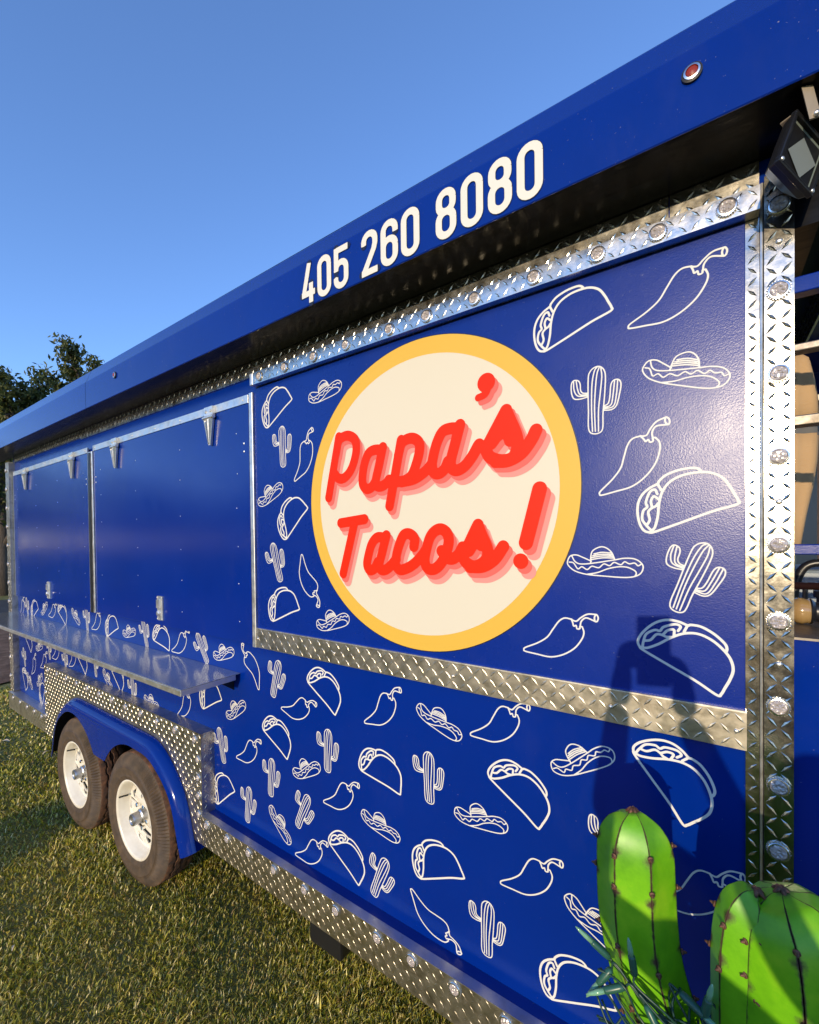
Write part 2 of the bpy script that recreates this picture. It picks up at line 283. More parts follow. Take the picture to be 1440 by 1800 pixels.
def blue_paint(name, peel=0.12, rough=(0.11, 0.2), spec=0.33):
    m = mat(name, (0.0003, 0.011, 0.155), 0.15, spec=spec)
    n, l, p = nodes(m)
    base = ramp(m, noise(m, 2.2, 5), [(0.3, (0.0002, 0.0155, 0.172)), (0.7, (0.0003, 0.0190, 0.200))])
    # dust specks and a thin dusty film in patches
    mx = n.new('ShaderNodeMix'); mx.data_type = 'RGBA'; mx.inputs[7].default_value = (0.30, 0.29, 0.30, 1)
    l.new(maprange(m, noise(m, 210, 2, 0.5), 0.735, 0.80, 0, 0.55), mx.inputs['Factor']); l.new(base, mx.inputs[6])
    mx2 = n.new('ShaderNodeMix'); mx2.data_type = 'RGBA'; mx2.inputs[7].default_value = (0.10, 0.10, 0.13, 1)
    l.new(maprange(m, noise(m, 5.5, 9, 0.72, stretch=(1, 1, 0.45)), 0.56, 0.80, 0, 0.06), mx2.inputs['Factor']); l.new(mx.outputs[2], mx2.inputs[6])
    l.new(mx2.outputs[2], p.inputs['Base Color'])
    rough_vary(m, 9, *rough)
    b = bump(m, noise(m, 430, 2, 0.5), peel, 0.0010)
    bump(m, noise(m, 3.2, 3, 0.5), 0.10, 0.004, b)
    return m

M = {}
M['blue'] = blue_paint('blue_vinyl_wrap')
M['blue_panel'] = blue_paint('blue_vinyl_panel', 0.24, (0.24, 0.31), 0.28)
M['blue_smooth'] = blue_paint('blue_enamel', 0.05, (0.10, 0.16))
M['decal_white'] = mat('white_vinyl', (0.62, 0.61, 0.57), 0.45, spec=0.25)
M['digit_white'] = mat('cream_white_vinyl', (0.62, 0.60, 0.53), 0.45, spec=0.25)
M['outline'] = mat('black_outline_print', (0.006, 0.006, 0.02), 0.3)
M['cream'] = mat('cream_vinyl', (0.585, 0.535, 0.42), 0.42, spec=0.2)
bump(M['cream'], noise(M['cream'], 18, 3), 0.06, 0.002)
M['yellow'] = mat('yellow_vinyl', (0.60, 0.37, 0.055), 0.42, spec=0.2)
M['red'] = mat('red_vinyl', (0.62, 0.020, 0.004), 0.45, spec=0.12)
M['pink'] = mat('salmon_vinyl', (0.60, 0.115, 0.095), 0.45, spec=0.12)
M['pale_pink'] = mat('pale_salmon_vinyl', (0.62, 0.245, 0.21), 0.45, spec=0.12)

def metal(name, col, rlo, rhi, dent=0.25, grime=0.35):
    m = mat(name, col, 0.25, 1.0)
    n, l, p = nodes(m)
    g = noise(m, 14, 8, 0.7, dist=0.6)
    c = ramp(m, g, [(0.30, tuple(x*grime for x in (col[0], col[1]*0.93, col[2]*0.82))), (0.52, col), (0.8, col)])
    l.new(c, p.inputs['Base Color'])
    l.new(maprange(m, noise(m, 35, 6, 0.65), 0.3, 0.7, rlo, rhi), p.inputs['Roughness'])
    b = bump(m, noise(m, 13, 3, 0.5), dent, 0.004)
    bump(m, noise(m, 180, 4, 0.6), 0.12, 0.0008, b)
    return m
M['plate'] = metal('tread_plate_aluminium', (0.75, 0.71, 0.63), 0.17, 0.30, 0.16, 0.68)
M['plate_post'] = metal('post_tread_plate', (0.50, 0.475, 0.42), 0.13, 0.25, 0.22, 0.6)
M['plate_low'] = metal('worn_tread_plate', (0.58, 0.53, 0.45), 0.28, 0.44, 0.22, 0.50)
M['trim'] = metal('satin_aluminium', (0.80, 0.78, 0.74), 0.32, 0.5, 0.06, 0.75)
M['ledge'] = metal('ledge_aluminium', (0.66, 0.66, 0.68), 0.34, 0.46, 0.02, 0.85)
M['hinge'] = metal('cast_hinge_metal', (0.84, 0.82, 0.77), 0.34, 0.5, 0.04, 0.8)
M['chrome'] = metal('polished_steel', (0.86, 0.84, 0.80), 0.06, 0.16, 0.03, 0.7)
m = mat('brushed_stainless', (0.50, 0.50, 0.51), 0.16, 0.72, coat=0.0); M['stainless'] = m
n_, l_, p_ = nodes(m)
l_.new(maprange(m, noise(m, 30, 6, 0.6, stretch=(1, 14, 1)), 0.3, 0.7, 0.10, 0.24), p_.inputs['Roughness'])
bump(m, noise(m, 5, 3), 0.05, 0.004)
M['strap'] = metal('galvanised_strap', (0.20, 0.18, 0.16), 0.4, 0.6, 0.05, 0.7)
m = mat('soffit_black', (0.003, 0.003, 0.004), 0.24, spec=0.12); M['soffit'] = m
bump(m, noise(m, 9, 4, 0.6, stretch=(0.5, 3, 1)), 0.25, 0.006)
M['black'] = mat('black_plastic', (0.01, 0.01, 0.011), 0.35)
M['under'] = mat('dark_underbody', (0.012, 0.012, 0.013), 0.8)
m = mat('tyre_rubber', (0.05, 0.042, 0.034), 0.75); M['tyre'] = m
n_, l_, p_ = nodes(m)
l_.new(ramp(m, noise(m, 16, 7, 0.65), [(0.30, (0.030, 0.020, 0.012)), (0.55, (0.066, 0.042, 0.023)), (0.75, (0.115, 0.070, 0.036))]), p_.inputs['Base Color'])
bump(m, noise(m, 160, 4), 0.25, 0.001)
m = mat('muddy_tread', (0.06, 0.03, 0.02), 0.9); M['tread_mud'] = m
n_, l_, p_ = nodes(m)
l_.new(ramp(m, noise(m, 28, 7, 0.7), [(0.32, (0.030, 0.020, 0.015)), (0.52, (0.12, 0.055, 0.028)), (0.72, (0.26, 0.11, 0.045))]), p_.inputs['Base Color'])
bump(m, noise(m, 90, 5, 0.7), 0.7, 0.003)
m = mat('white_rim_enamel', (0.62, 0.59, 0.50), 0.3); M['rim'] = m
vary(m, (0.60, 0.54, 0.42), (0.76, 0.73, 0.63), 9, 7)
M['hub'] = metal('grey_hub_cap', (0.55, 0.56, 0.58), 0.3, 0.5, 0.05, 0.7)
m = mat('clear_marker_lens', (0.46, 0.41, 0.39), 0.25, 0.25, 0.5, 0.6, 0.08); M['lens'] = m
n_, l_, p_ = nodes(m)
vo = n_.new('ShaderNodeTexVoronoi'); vo.inputs['Scale'].default_value = 170; l_.new(coords(m), vo.inputs['Vector'])
bump(m, vo.outputs['Distance'], 0.9, 0.004)
M['bezel'] = metal('marker_bezel', (0.80, 0.78, 0.74), 0.15, 0.3, 0.02, 0.8)
M['amber'] = mat('amber_lens', (0.22, 0.022, 0.006), 0.3, spec=0.4)
M['dark_ring'] = mat('rubber_grommet', (0.012, 0.011, 0.012), 0.5)

# ---------------------------------------------------------------- ground
def world_noise_mat(name, stops, scale, rough=0.95, b=0.5):
    m = mat(name, (0.1, 0.1, 0.1), rough, spec=0.2)
    n, l, p = nodes(m)
    l.new(ramp(m, noise(m, scale, 9, 0.68), stops), p.inputs['Base Color'])
    bump(m, noise(m, scale*9, 6, 0.7), b, 0.03)
    return m
M['soil'] = world_noise_mat('lawn_soil', [(0.30, (0.12, 0.105, 0.028)), (0.5, (0.20, 0.175, 0.048)), (0.7, (0.30, 0.24, 0.080))], 1.6)
M['mulch'] = world_noise_mat('brown_mulch', [(0.3, (0.10, 0.055, 0.032)), (0.52, (0.21, 0.115, 0.066)), (0.72, (0.34, 0.21, 0.13))], 5.0, b=0.9)
M['road'] = world_noise_mat('grey_road', [(0.3, (0.045, 0.042, 0.04)), (0.7, (0.075, 0.068, 0.062))], 3.0, b=0.2)

mb = MB(); S = 420
mb.add([(-S, -S, 0), (S, -S, 0), (S, S, 0), (-S, S, 0)], [(0, 1, 2, 3)])
tag(mb.build('lawn_ground', M['soil']), kind='structure')
mb = MB()
pl = [(-12.6, -7.5), (-6.6, -6.2), (-6.5, -1), (-6.75, 0.6), (-7.4, 2.0), (-8.6, 4.2), (-12.6, 5.5)]
mb.add([(x, y, 0.02) for x, y in pl], [tuple(range(len(pl)))])
tag(mb.build('mulch_bed', M['mulch']), kind='structure')
mb = MB(); mb.box(-16.8, -12.6, -60, 60, -0.2, 0.025)
tag(mb.build('road', M['road']), kind='structure')

# grass blades: nobody could count them
def make_grass():
    rng = np.random.default_rng(7)
    N = 450000
    d = 1.15*np.exp(rng.random(N)*math.log(11.0/1.15)); d2 = rng.random(N)
    ang = rng.uniform(RAD(8), RAD(112), N)            # heading left of +y around the camera's foot point
    x = -d*np.sin(ang); y = -1.0 + d*np.cos(ang)
    keep = (y < 2.4) & (x > -9.5) & ~((x < -6.55) & (y > -6.0))
    # patchy thinning
    pn = np.sin(x*5.1+1.3*np.sin(y*4.3))*np.sin(y*6.2+1.7*np.sin(x*3.1))
    keep &= rng.random(N) < 0.82+0.25*pn
    x, y, d, pn = x[keep], y[keep], d[keep], pn[keep]; n = len(x)
    h = rng.uniform(0.012, 0.032, n)*(0.85+0.25*pn)*np.clip(0.8+d*0.06, 0.8, 1.5)
    tuft = rng.random(n) < 0.03; h[tuft] *= 1.7
    w = rng.uniform(0.0013, 0.0027, n)*np.clip(d/2.0, 1.0, 4.0)
    a = rng.uniform(0, 2*math.pi, n); lean = rng.uniform(0.2, 1.25, n)*h
    dx, dy = np.cos(a), np.sin(a); b = a+rng.uniform(0.9, 2.2, n); px, py = np.cos(b)*w, np.sin(b)*w
    V = np.zeros((n, 5, 3), np.float32)
    V[:, 0] = np.stack([x-px, y-py, np.zeros(n)], 1); V[:, 1] = np.stack([x+px, y+py, np.zeros(n)], 1)
    mx, my, mz = x+dx*lean*0.35, y+dy*lean*0.35, h*0.62
    V[:, 2] = np.stack([mx+px*0.8, my+py*0.8, mz], 1); V[:, 3] = np.stack([mx-px*0.8, my-py*0.8, mz], 1)
    V[:, 4] = np.stack([x+dx*lean, y+dy*lean, h*0.95], 1)
    base = (np.arange(n)*5)[:, None]
    quads = (base+np.array([[0, 1, 2, 3]])); tris = (base+np.array([[3, 2, 4]]))
    me = bpy.data.meshes.new('grass')
    me.vertices.add(n*5); me.vertices.foreach_set('co', V.reshape(-1))
    me.loops.add(n*7); me.loops.foreach_set('vertex_index', np.concatenate([quads.reshape(-1), tris.reshape(-1)]).astype(np.int32))
    me.polygons.add(n*2)
    st = np.concatenate([np.arange(n)*4, n*4+np.arange(n)*3]).astype(np.int32)
    me.polygons.foreach_set('loop_start', st)
    me.update(calc_edges=True); me.validate()
    pal = np.array([(0.30, 0.31, 0.034), (0.42, 0.40, 0.050), (0.19, 0.21, 0.028), (0.62, 0.52, 0.12), (0.84, 0.72, 0.38), (0.38, 0.26, 0.09)])
    pr = np.clip(pn*0.5+0.5, 0, 1)
    u = rng.random(n); k = np.where(u < 0.30, 0, np.where(u < 0.48, 1, np.where(u < 0.62, 2, np.where(u < 0.80, 3, np.where(u < 0.93, 4, 5)))))
    big = np.sin(x*1.9+0.8*np.sin(y*2.7))+np.sin(y*2.3+x*0.9+1.1)+0.6*np.sin(x*4.1-y*3.3)     # drier and greener patches
    sw = rng.random(n) < np.clip(0.10+0.16*big, 0, 0.5); k = np.where(sw, rng.choice([3, 4, 5], n, p=[0.5, 0.3, 0.2]), k)
    c = np.array((1.18, 1.12, 0.80))*pal[k]*rng.uniform(0.7, 1.25, (n, 1))*(0.8+0.35*pr)[:, None]
    C4 = np.ones((n, 5, 4), np.float32); C4[:, :, :3] = c[:, None, :]
    at = me.attributes.new('blade', 'FLOAT_COLOR', 'POINT'); at.data.foreach_set('color', C4.reshape(-1))
    m = mat('grass_blade', (0.08, 0.1, 0.02), 0.38, spec=0.6)
    nn, ll, pp = nodes(m); a_ = nn.new('ShaderNodeAttribute'); a_.attribute_name = 'blade'
    ll.new(a_.outputs['Color'], pp.inputs['Base Color'])
    tr = nn.new('ShaderNodeBsdfTranslucent'); ll.new(a_.outputs['Color'], tr.inputs['Color'])
    mx_ = nn.new('ShaderNodeMixShader'); mx_.inputs[0].default_value = 0.35
    ll.new(pp.outputs[0], mx_.inputs[1]); ll.new(tr.outputs[0], mx_.inputs[2]); ll.new(mx_.outputs[0], nn['Material Output'].inputs['Surface'])
    me.materials.append(m)
    o = bpy.data.objects.new('grass', me); link(o)
    tag(o, 'short patchy lawn grass, green with straw coloured blades', 'grass', kind='stuff')
make_grass()

# ---------------------------------------------------------------- food trailer
XL, XR = -4.36, 0.122          # wall ends
TR = empty('food_trailer', (-2.1, 1.0, 0))
tag(TR, 'blue taco food trailer with round logo, tread plate trim and serving shelf', 'food trailer')
TR_INV = Matrix.Translation((-2.1, -0.0, 0))
class Part(MB):
    """trailer part in world coordinates: shifted into the trailer's own frame when built"""
    def build(s, name, mats, parent=None, **k):
        ox, oy, oz = TR.location
        s.v = [(x-ox, y-oy, z-oz) for x, y, z in s.v]
        return super().build(name, mats, parent or TR, **k)
def T3(x, y, z): return (x-TR.location.x, y-TR.location.y, z-TR.location.z)
def on_plane(x, z, y):         # a wall point measured at y = 0, seen on a panel standing a little proud of it
    k = 1+y
    return x*k, 1.62+(z-1.62)*k

def treads(mb, x0, x1, z0, z1, y, p=0.027, ln=0.0125, wd=0.0036, h=0.0016, skip=None, seed=0, m=0, frame='xz'):
    """raised lozenges of tread plate, alternately turned"""
    nx, nz = max(1, round((x1-x0)/p)), max(1, round((z1-z0)/p)); pu, pv = (x1-x0)/nx, (z1-z0)/nz
    for i in range(nx):
        for j in range(nz):
            cx = x0+(i+0.5)*pu; cz = z0+(j+0.5)*pv
            s = 1 if (i+j) % 2 == 0 else -1
            ca, sa = math.cos(s*RAD(47)), math.sin(s*RAD(47))
            ux, uz, vx, vz = ca, sa, -sa, ca
            pts = [(cx-ux*ln, cz-uz*ln), (cx+ux*ln, cz+uz*ln), (cx+vx*wd, cz+vz*wd), (cx-vx*wd, cz-vz*wd)]
            e = 0.0008
            if min(q[0] for q in pts) < x0+e or max(q[0] for q in pts) > x1-e or min(q[1] for q in pts) < z0+e or max(q[1] for q in pts) > z1-e: continue
            if skip and skip(cx, cz): continue
            R1 = (cx-ux*ln*0.45, cz-uz*ln*0.45); R2 = (cx+ux*ln*0.45, cz+uz*ln*0.45)
            if frame == 'xz':
                vs = [(q[0], y-0.0002, q[1]) for q in pts] + [(R1[0], y-h, R1[1]), (R2[0], y-h, R2[1])]
            elif frame == 'yz':
                vs = [(y+0.0002, q[0], q[1]) for q in pts] + [(y+h, R1[0], R1[1]), (y+h, R2[0], R2[1])]
            else:
                vs = [(q[0], q[1], y+0.0002) for q in pts] + [(R1[0], R1[1], y+h), (R2[0], R2[1], y+h)]
            mb.add(vs, [(0, 2, 4), (0, 4, 3), (4, 2, 5), (4, 5, 3), (5, 2, 1), (5, 1, 3)], m)

# --- body -----------------------------------------------------------------
b = Part()
b.box(XL, XR, 0.0, 2.05, 0.752, 2.30)
b.box(XL, -3.50, 0.0, 2.05, 0.40, 0.752)
b.box(-1.72, XR, 0.0, 2.05, 0.40, 0.752)
wall = b.build('wall', M['blue'])
b = Part(); b.box(-3.50, -1.72, 0.24, 2.0, 0.36, 0.752); b.box(XL+0.1, 1.6, 0.1, 1.95, 0.30, 0.385)
b.build('underframe', M['under'])

# --- roof, fascia, soffit -----------------------------------------------------
FX0, FX1, FY = -4.95, 1.05, -0.145
b = Part(); b.add([(FX0, -0.108, 2.489), (FX1, -0.108, 2.489), (FX1, 1.0, 2.56), (FX0, 1.0, 2.56), (FX0, 2.15, 2.489), (FX1, 2.15, 2.489)], [(0, 1, 2, 3), (3, 2, 5, 4)])
b.box(FX0, FX1, 2.149, 2.20, 2.28, 2.488)
b.build('roof', M['blue_smooth'])
def fascia(x0, x1):
    b = Part(); n = max(2, int((x1-x0)/0.2)); st = []
    prof = [(-0.1425, 2.2868), (-0.1440, 2.2865), (-0.1455, 2.2885), (-0.1465, 2.35), (-0.1455, 2.412), (-0.1445, 2.4165), (-0.141, 2.4215), (-0.120, 2.476), (-0.117, 2.481), (-0.107, 2.4875)]
    for k in range(n+1):
        x = x0+(x1-x0)*k/n; sag = -0.006*math.exp(-((x+1.0)/0.7)**2)
        st.append([(x, y, z+sag*(0 if z < 2.30 else (1 if z < 2.40 else 0.4))) for y, z in prof])
    b.rings(st, 0, False, False)
    return b.build('fascia_panel', M['blue_smooth'], smooth=True, angle=35)
f_left = fascia(FX0, -2.522); f_right = fascia(-2.5185, FX1)
b = Part(); b.box(FX0, FX1, -0.1428, 0.004, 2.2872, 2.31)
b.build('soffit', M['soffit'])
mk = MB(); mk.lathe([(0.0205, 0), (0.0205, -0.004), (0.0165, -0.0052), (0.0165, -0.001)], (0, 0, 0), 28, 0)
mk.lathe([(0.0163, -0.0012), (0.0163, -0.0062), (0.0125, -0.0068), (0.0125, -0.003)], (0, 0, 0), 28, 1)
mk.lathe([(0.0124, -0.002), (0.0124, -0.004), (0.0105, -0.0062), (0.006, -0.0075), (0.0015, -0.008)], (0, 0, 0), 28, 2)
amber = mk.mesh('amber_marker', [M['dark_ring'], M['bezel'], M['amber']])
for x, par in ((-0.02, f_right), (-2.183, f_right), (-4.3, f_left)):
    share('amber_marker_light', amber, par, T3(x, -0.1462, 2.374), sc=(0.72, 1, 0.72))

# telephone number on the fascia: condensed rounded figures
DW, DH, DT = 0.0530, 0.1115, 0.0162
def arc(cx, cz, rx, rz, a0, a1, n=10): return [(cx+rx*math.cos(RAD(a0+(a1-a0)*k/n)), cz+rz*math.sin(RAD(a0+(a1-a0)*k/n))) for k in range(n+1)]
h2 = DT/2; L_, R_, B_, T_ = h2, DW-h2, h2, DH-h2; r_ = (R_-L_)/2; cx_ = DW/2
mid = 0.0600
DIG = {
 '0': [arc(cx_, T_-r_, r_, r_, 0, 180) + arc(cx_, B_+r_, r_, r_, 180, 360) + [(R_, T_-r_)]],
 '8': [arc(cx_, T_-r_*0.95, r_*0.95, r_*0.95, 0, 180) + arc(cx_, mid+r_*0.85, r_*0.95, r_*0.85, 180, 360) + [(cx_+r_*0.95, T_-r_*0.95)],
       arc(cx_, mid-r_*0.95, r_, r_*0.95, 0, 180) + arc(cx_, B_+r_, r_, r_, 180, 360) + [(R_, mid-r_*0.95)]],
 '6': [arc(cx_, 0.0645-r_, r_, r_, 0, 180) + arc(cx_, B_+r_, r_, r_, 180, 360) + [(R_, 0.0645-r_)],
       [(R_, T_-r_-0.008)] + arc(cx_, T_-r_, r_, r_, 0, 180) + [(L_, B_+r_)]],
 '5': [[(DW-0.002, DH-h2), (L_+0.001, DH-h2)], [(L_+0.001, DH-0.0005), (L_+0.001, 0.048)],
       [(L_, 0.050)] + arc(cx_, 0.0695-r_, r_, r_, 150, 0)[0:] + arc(cx_, B_+r_, r_, r_, 0, -180) + [(L_, B_+r_+0.006)]],
 '2': [[(L_, T_-r_-0.007)] + arc(cx_, T_-r_, r_, r_, 180, 0) + [(R_, T_-r_-0.010), (R_-0.004, 0.062), (L_+0.002, B_+0.0035)], [(0.001, B_), (DW-0.001, B_)]],
 '4': [[(0.0305, DH), (L_+0.0005, 0.030)], [(0.0, 0.0275), (DW, 0.0275)], [(0.0375, 0.0), (0.0375, 0.055)]],
}
def round_fix(ss, ch): return ss
xs_ = [-0.953, -0.890, -0.827, -0.729, -0.666, -0.604, -0.507, -0.443, -0.379, -0.316]
digit_mesh = {}
for ch in set('4052608080'):
    closed_flat = True
    digit_mesh[ch] = (strokes_mesh('figure', DIG[ch], DT, M['digit_white'], 0.0008, smooth=False, flat=True),
                      strokes_mesh('figure_outline', DIG[ch], DT, M['outline'], 0.0008, smooth=False, flat=False, grow=0.0011))
for ch, x in zip('4052608080', xs_):
    sag = -0.006*math.exp(-((x+1.0)/0.7)**2)*0.8
    share('phone_digit_outline', digit_mesh[ch][1], f_right, T3(x, -0.1470, 2.2965+sag))
    share('phone_digit', digit_mesh[ch][0], f_right, T3(x, -0.1476, 2.2965+sag))

# --- tread plate trim under the soffit, light bar ---------------------------------
def plate(name, x0, x1, z0, z1, y0, y1, mats, lip=0.0, **k):
    b = Part(); b.box(x0, x1, y0, y1, z0, z1)
    treads(b, x0, x1, z0, z1, y0, **k)
    return b.build(name, mats)
for x0, x1 in ((-4.312, -3.02), (-3.018, -0.062), (-0.060, 0.076)):
    plate('upper_tread_trim', x0, x1, 2.240 if x1 < -1.4 else 2.2305, 2.2855, -0.007 if x1 > -2 else -0.0066, 0.0, M['plate'], p=0.0225, ln=0.0115, h=0.0012)
lb = plate('light_bar', -1.348, 0.0755, 2.187, 2.2285, -0.031, 0.0, M['plate'], p=0.0205, ln=0.0105, wd=0.0026, h=0.0008)
b = Part(); b.box(-1.366, -1.3485, -0.0325, 0.0, 2.186, 2.2290); b.build('light_bar_end_cap', M['trim'], bevel=0.002)
mk = MB(); mk.lathe([(0.0172, 0), (0.0172, -0.003), (0.0158, -0.0046), (0.0135, -0.0050), (0.0133, -0.001)], (0, 0, 0), 30, 0)
mk.lathe([(0.0132, -0.002), (0.0132, -0.0040), (0.0115, -0.0050), (0.0065, -0.0056), (0.0015, -0.0058)], (0, 0, 0), 30, 1)
for k in range(24):            # toothed rim
    a = 2*math.pi*k/24; mk.lathe([(0.0013, -0.0005), (0.0013, -0.0034)], (math.cos(a)*0.0170, 0, math.sin(a)*0.0170), 5, 0)
for k in range(5):
    a = 2*math.pi*k/5+0.3; mk.lathe([(0.0030, -0.005), (0.0030, -0.0062), (0.0018, -0.0068)], (math.cos(a)*0.0066, 0, math.sin(a)*0.0066), 8, 1)
marker = mk.mesh('marker', [M['bezel'], M['lens']])
for x in (0.029, -0.082, -0.194, -0.333, -0.485, -0.628, -0.754, -0.923, -1.068, -1.213, -1.353):
    share('marker_light', marker, lb, T3(x*0.969+0.001, -0.0315, 2.2075), sc=(0.92, 1, 0.92), rot=(0, x*40, 0))

# --- corner post beside the service panel -------------------------------------------
strip = plate('post_strip', 0.0565, 0.0765, 0.512, 2.186, -0.0045, 0.0, M['plate_post'], p=0.020, ln=0.0098, wd=0.0027, h=0.0011)
b = Part(); b.tube([(0.0795, -0.0035, 0.512), (0.0795, -0.0035, 2.2450)], 0.0026, 8); b.build('post_bead', M['trim'])
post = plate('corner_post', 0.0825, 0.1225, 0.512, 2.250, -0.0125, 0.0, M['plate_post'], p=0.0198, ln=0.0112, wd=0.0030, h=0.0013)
for z in (2.199, 2.051, 1.905, 1.760, 1.605, 1.468, 1.316, 1.173, 1.056, 0.92, 0.78, 0.64):
    x2, z2 = on_plane(0.1030, z, -0.0125)
    share('marker_light', marker, post, T3(x2, -0.0128, z2), rot=(0, z*37, 0), sc=(0.93, 1, 0.93))
riv = MB(); riv.lathe([(0.0042, 0), (0.0042, -0.001), (0.003, -0.0026), (0.001, -0.0030)], (0, 0, 0), 12)
rivet = riv.mesh('rivet', M['trim'], True)
for z in (2.130, 1.68, 1.395): share('rivet', rivet, post, T3(0.1025, -0.0127, z), sc=(1.2, 1.2, 1.2))

M['flash'] = blue_paint('scuffed_blue_flashing', 0.3, (0.3, 0.42))
# --- lower rails ----------------------------------------------------------------------
RY = -0.056
def rail(x0, x1):
    b = Part(); b.box(x0, x1, RY, 0.0, 0.389, 0.5075)
    treads(b, x0, x1, 0.389, 0.5075, RY, p=0.0215, ln=0.0092, wd=0.0016, h=0.0007)
    o = b.build('skirt_rail', M['plate_low'])
    return o
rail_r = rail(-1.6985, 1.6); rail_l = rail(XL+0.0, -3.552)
b = Part(); b.box(-1.695, 1.6, RY-0.0016, -0.0300, 0.5076, 0.5092); b.build('skirt_ledge', M['ledge'])
b = Part(); b.box(-1.695, 1.6, -0.0298, -0.0005, 0.5076, 0.5090); b.build('skirt_flashing', M['flash'])
b = Part(); b.box(XL, -3.553, RY-0.0016, -0.0005, 0.5076, 0.5092); b.build('skirt_ledge', M['ledge'])
for x in (-1.658, -1.517, -1.383, -1.239, -1.084, -0.943, -0.780, -0.661, -0.529, -0.391, -0.25, -0.11, 0.03):
    share('marker_light', marker, rail_r, T3(x, RY-0.0003, 0.483), rot=(0, x*50, 0))
for x in (-4.25, -4.08, -3.92, -3.77, -3.62):
    share('marker_light', marker, rail_l, T3(x, RY-0.0003, 0.483))
b = Part(); b.box(-4.405, -4.318, -0.036, 0.0, 0.515, 2.243)
treads(b, -4.405, -4.318, 0.515, 2.243, -0.036, p=0.0215, ln=0.0095, wd=0.0026, h=0.0012)
rear_post = b.build('rear_corner_post', M['plate_low'])
for k in range(12): share('marker_light', marker, rear_post, T3(-4.385, -0.0363, 0.62+k*0.142))

# --- wheel surround with arch cut, fender -------------------------------------------------
WX, WZ, WR = (-2.25, -2.97), 0.305, 0.312
def arch_path(n=40):           # fender outline, right tip over the top to the left tip
    half = [(-1.735, 0.345), (-1.754, 0.393), (-1.772, 0.45), (-1.79, 0.503), (-1.822, 0.565), (-1.867, 0.618), (-1.915, 0.660), (-1.961, 0.691), (-2.02, 0.720), (-2.09, 0.733), (-2.2, 0.735), (-2.4, 0.735)]
    pts = half+[(-5.06-x, z) for x, z in reversed(half)]
    return [tuple(p) for p in catmull(pts, 4)]
AP = arch_path()
sx0, sx1, sz0, sz1 = -3.552, -1.690, 0.389, 0.842
def inside_arch(x, z):
    for i in range(len(AP)-1):
        (xa, za), (xb, zb) = AP[i], AP[i+1]
        if min(xa, xb) <= x <= max(xa, xb):
            t = (x-xa)/(xb-xa) if xb != xa else 0
            return z < za+(zb-za)*t+0.012
    return False
b = Part()
top = [p for p in AP]
# front face as a strip between the arch line and the outer frame
outer = []
for x, z in top:
    outer.append((min(max(x, sx0), sx1), sz1))
vs = []; fs = []
ring_in = [(-1.752, 0.389)] + [p for p in top if p[1] > 0.392] + [(-3.308, 0.389)]
ring_out = []
for x, z in ring_in:
    if z < 0.56 and x > -2.5: ring_out.append((sx1, z if z > 0.39 else sz0))
    elif z < 0.56: ring_out.append((sx0, z if z > 0.39 else sz0))
    else: ring_out.append((min(max(x+(0.0 if -3.2 < x < -2.0 else (x+2.6)*0.12), sx0), sx1), sz1))
# make sure both top corners are present
def ins(lst_i, lst_o, corner, test):
    for k in range(len(lst_o)-1):
        if test(lst_o[k], lst_o[k+1]):
            lst_o.insert(k+1, corner); lst_i.insert(k+1, tuple((np.array(lst_i[k])+np.array(lst_i[k+1]))/2)); return
ins(ring_in, ring_out, (sx1, sz1), lambda a, c: abs(a[0]-sx1) < 1e-6 and abs(c[1]-sz1) < 1e-6 and a[1] < sz1-1e-6)
ins(ring_in, ring_out, (sx0, sz1), lambda a, c: abs(a[1]-sz1) < 1e-6 and abs(c[0]-sx0) < 1e-6 and c[1] < sz1-1e-6)
n = len(ring_in)
b.add([(p[0], RY-0.001, p[1]) for p in ring_in] + [(p[0], RY-0.001, p[1]) for p in ring_out], [(i, i+1, n+i+1, n+i) for i in range(n-1)])
b.add([(p[0], RY-0.001, p[1]) for p in ring_out] + [(p[0], 0.0, p[1]) for p in ring_out], [(i, i+1, n+i+1, n+i) for i in range(n-1)])
b.add([(p[0], RY-0.001, p[1]) for p in ring_in] + [(p[0], 0.24, p[1]) for p in ring_in], [(i, i+1, n+i+1, n+i) for i in range(n-1)], 1)
treads(b, sx0, sx1, sz0, sz1, RY-0.001, p=0.0225, ln=0.0098, wd=0.0030, h=0.0014, skip=inside_arch)
treads(b, -0.054, -0.001, 0.53, sz1, sx1, p=0.0215, ln=0.0095, wd=0.0028, h=0.0014, frame='yz')
surround = b.build('wheel_surround', [M['plate_low'], M['under']])
for k in range(12):
    share('marker_light', marker, surround, T3(-1.735-k*0.1585, RY-0.0013, 0.812))
for k in range(4):
    share('marker_light', marker, surround, T3(-1.712, RY-0.0013, 0.735-k*0.075), sc=(0.9, 1, 0.9)); share('marker_light', marker, surround, T3(-3.53, RY-0.0013, 0.735-k*0.075), sc=(0.9, 1, 0.9))
# fender: rolled lip round the arch + scalloped blue face between the wheels
FO = -0.104
b = Part(); rings = []
for i, (x, z) in enumerate(AP):
    a, c = AP[max(i-1, 0)], AP[min(i+1, len(AP)-1)]
    t = Vector((c[0]-a[0], c[1]-a[1])).normalized(); nx, nz = (-t.y, t.x)    # towards the wheel centre side
    if nx*(-2.6-x)+nz*(0.3-z) < 0: nx, nz = -nx, -nz
    wl_ = 0.048+0.014*min(1, max(0, (z-0.60)/0.12))
    prof = [(0.004, 0.0), (RY-0.003, 0.0), (RY-0.004, -0.003), (RY-0.010, -0.002), (-0.078, 0.005), (-0.090, 0.013), (-0.098, 0.023), (FO+0.001, 0.034), (FO, wl_), (FO+0.004, wl_+0.0005), (FO+0.004, 0.036), (-0.080, 0.010), (0.006, 0.004)]
    rings.append([(x+nx*d, y, z+nz*d) for y, d in prof])
b.rings(rings, 0, True, True)
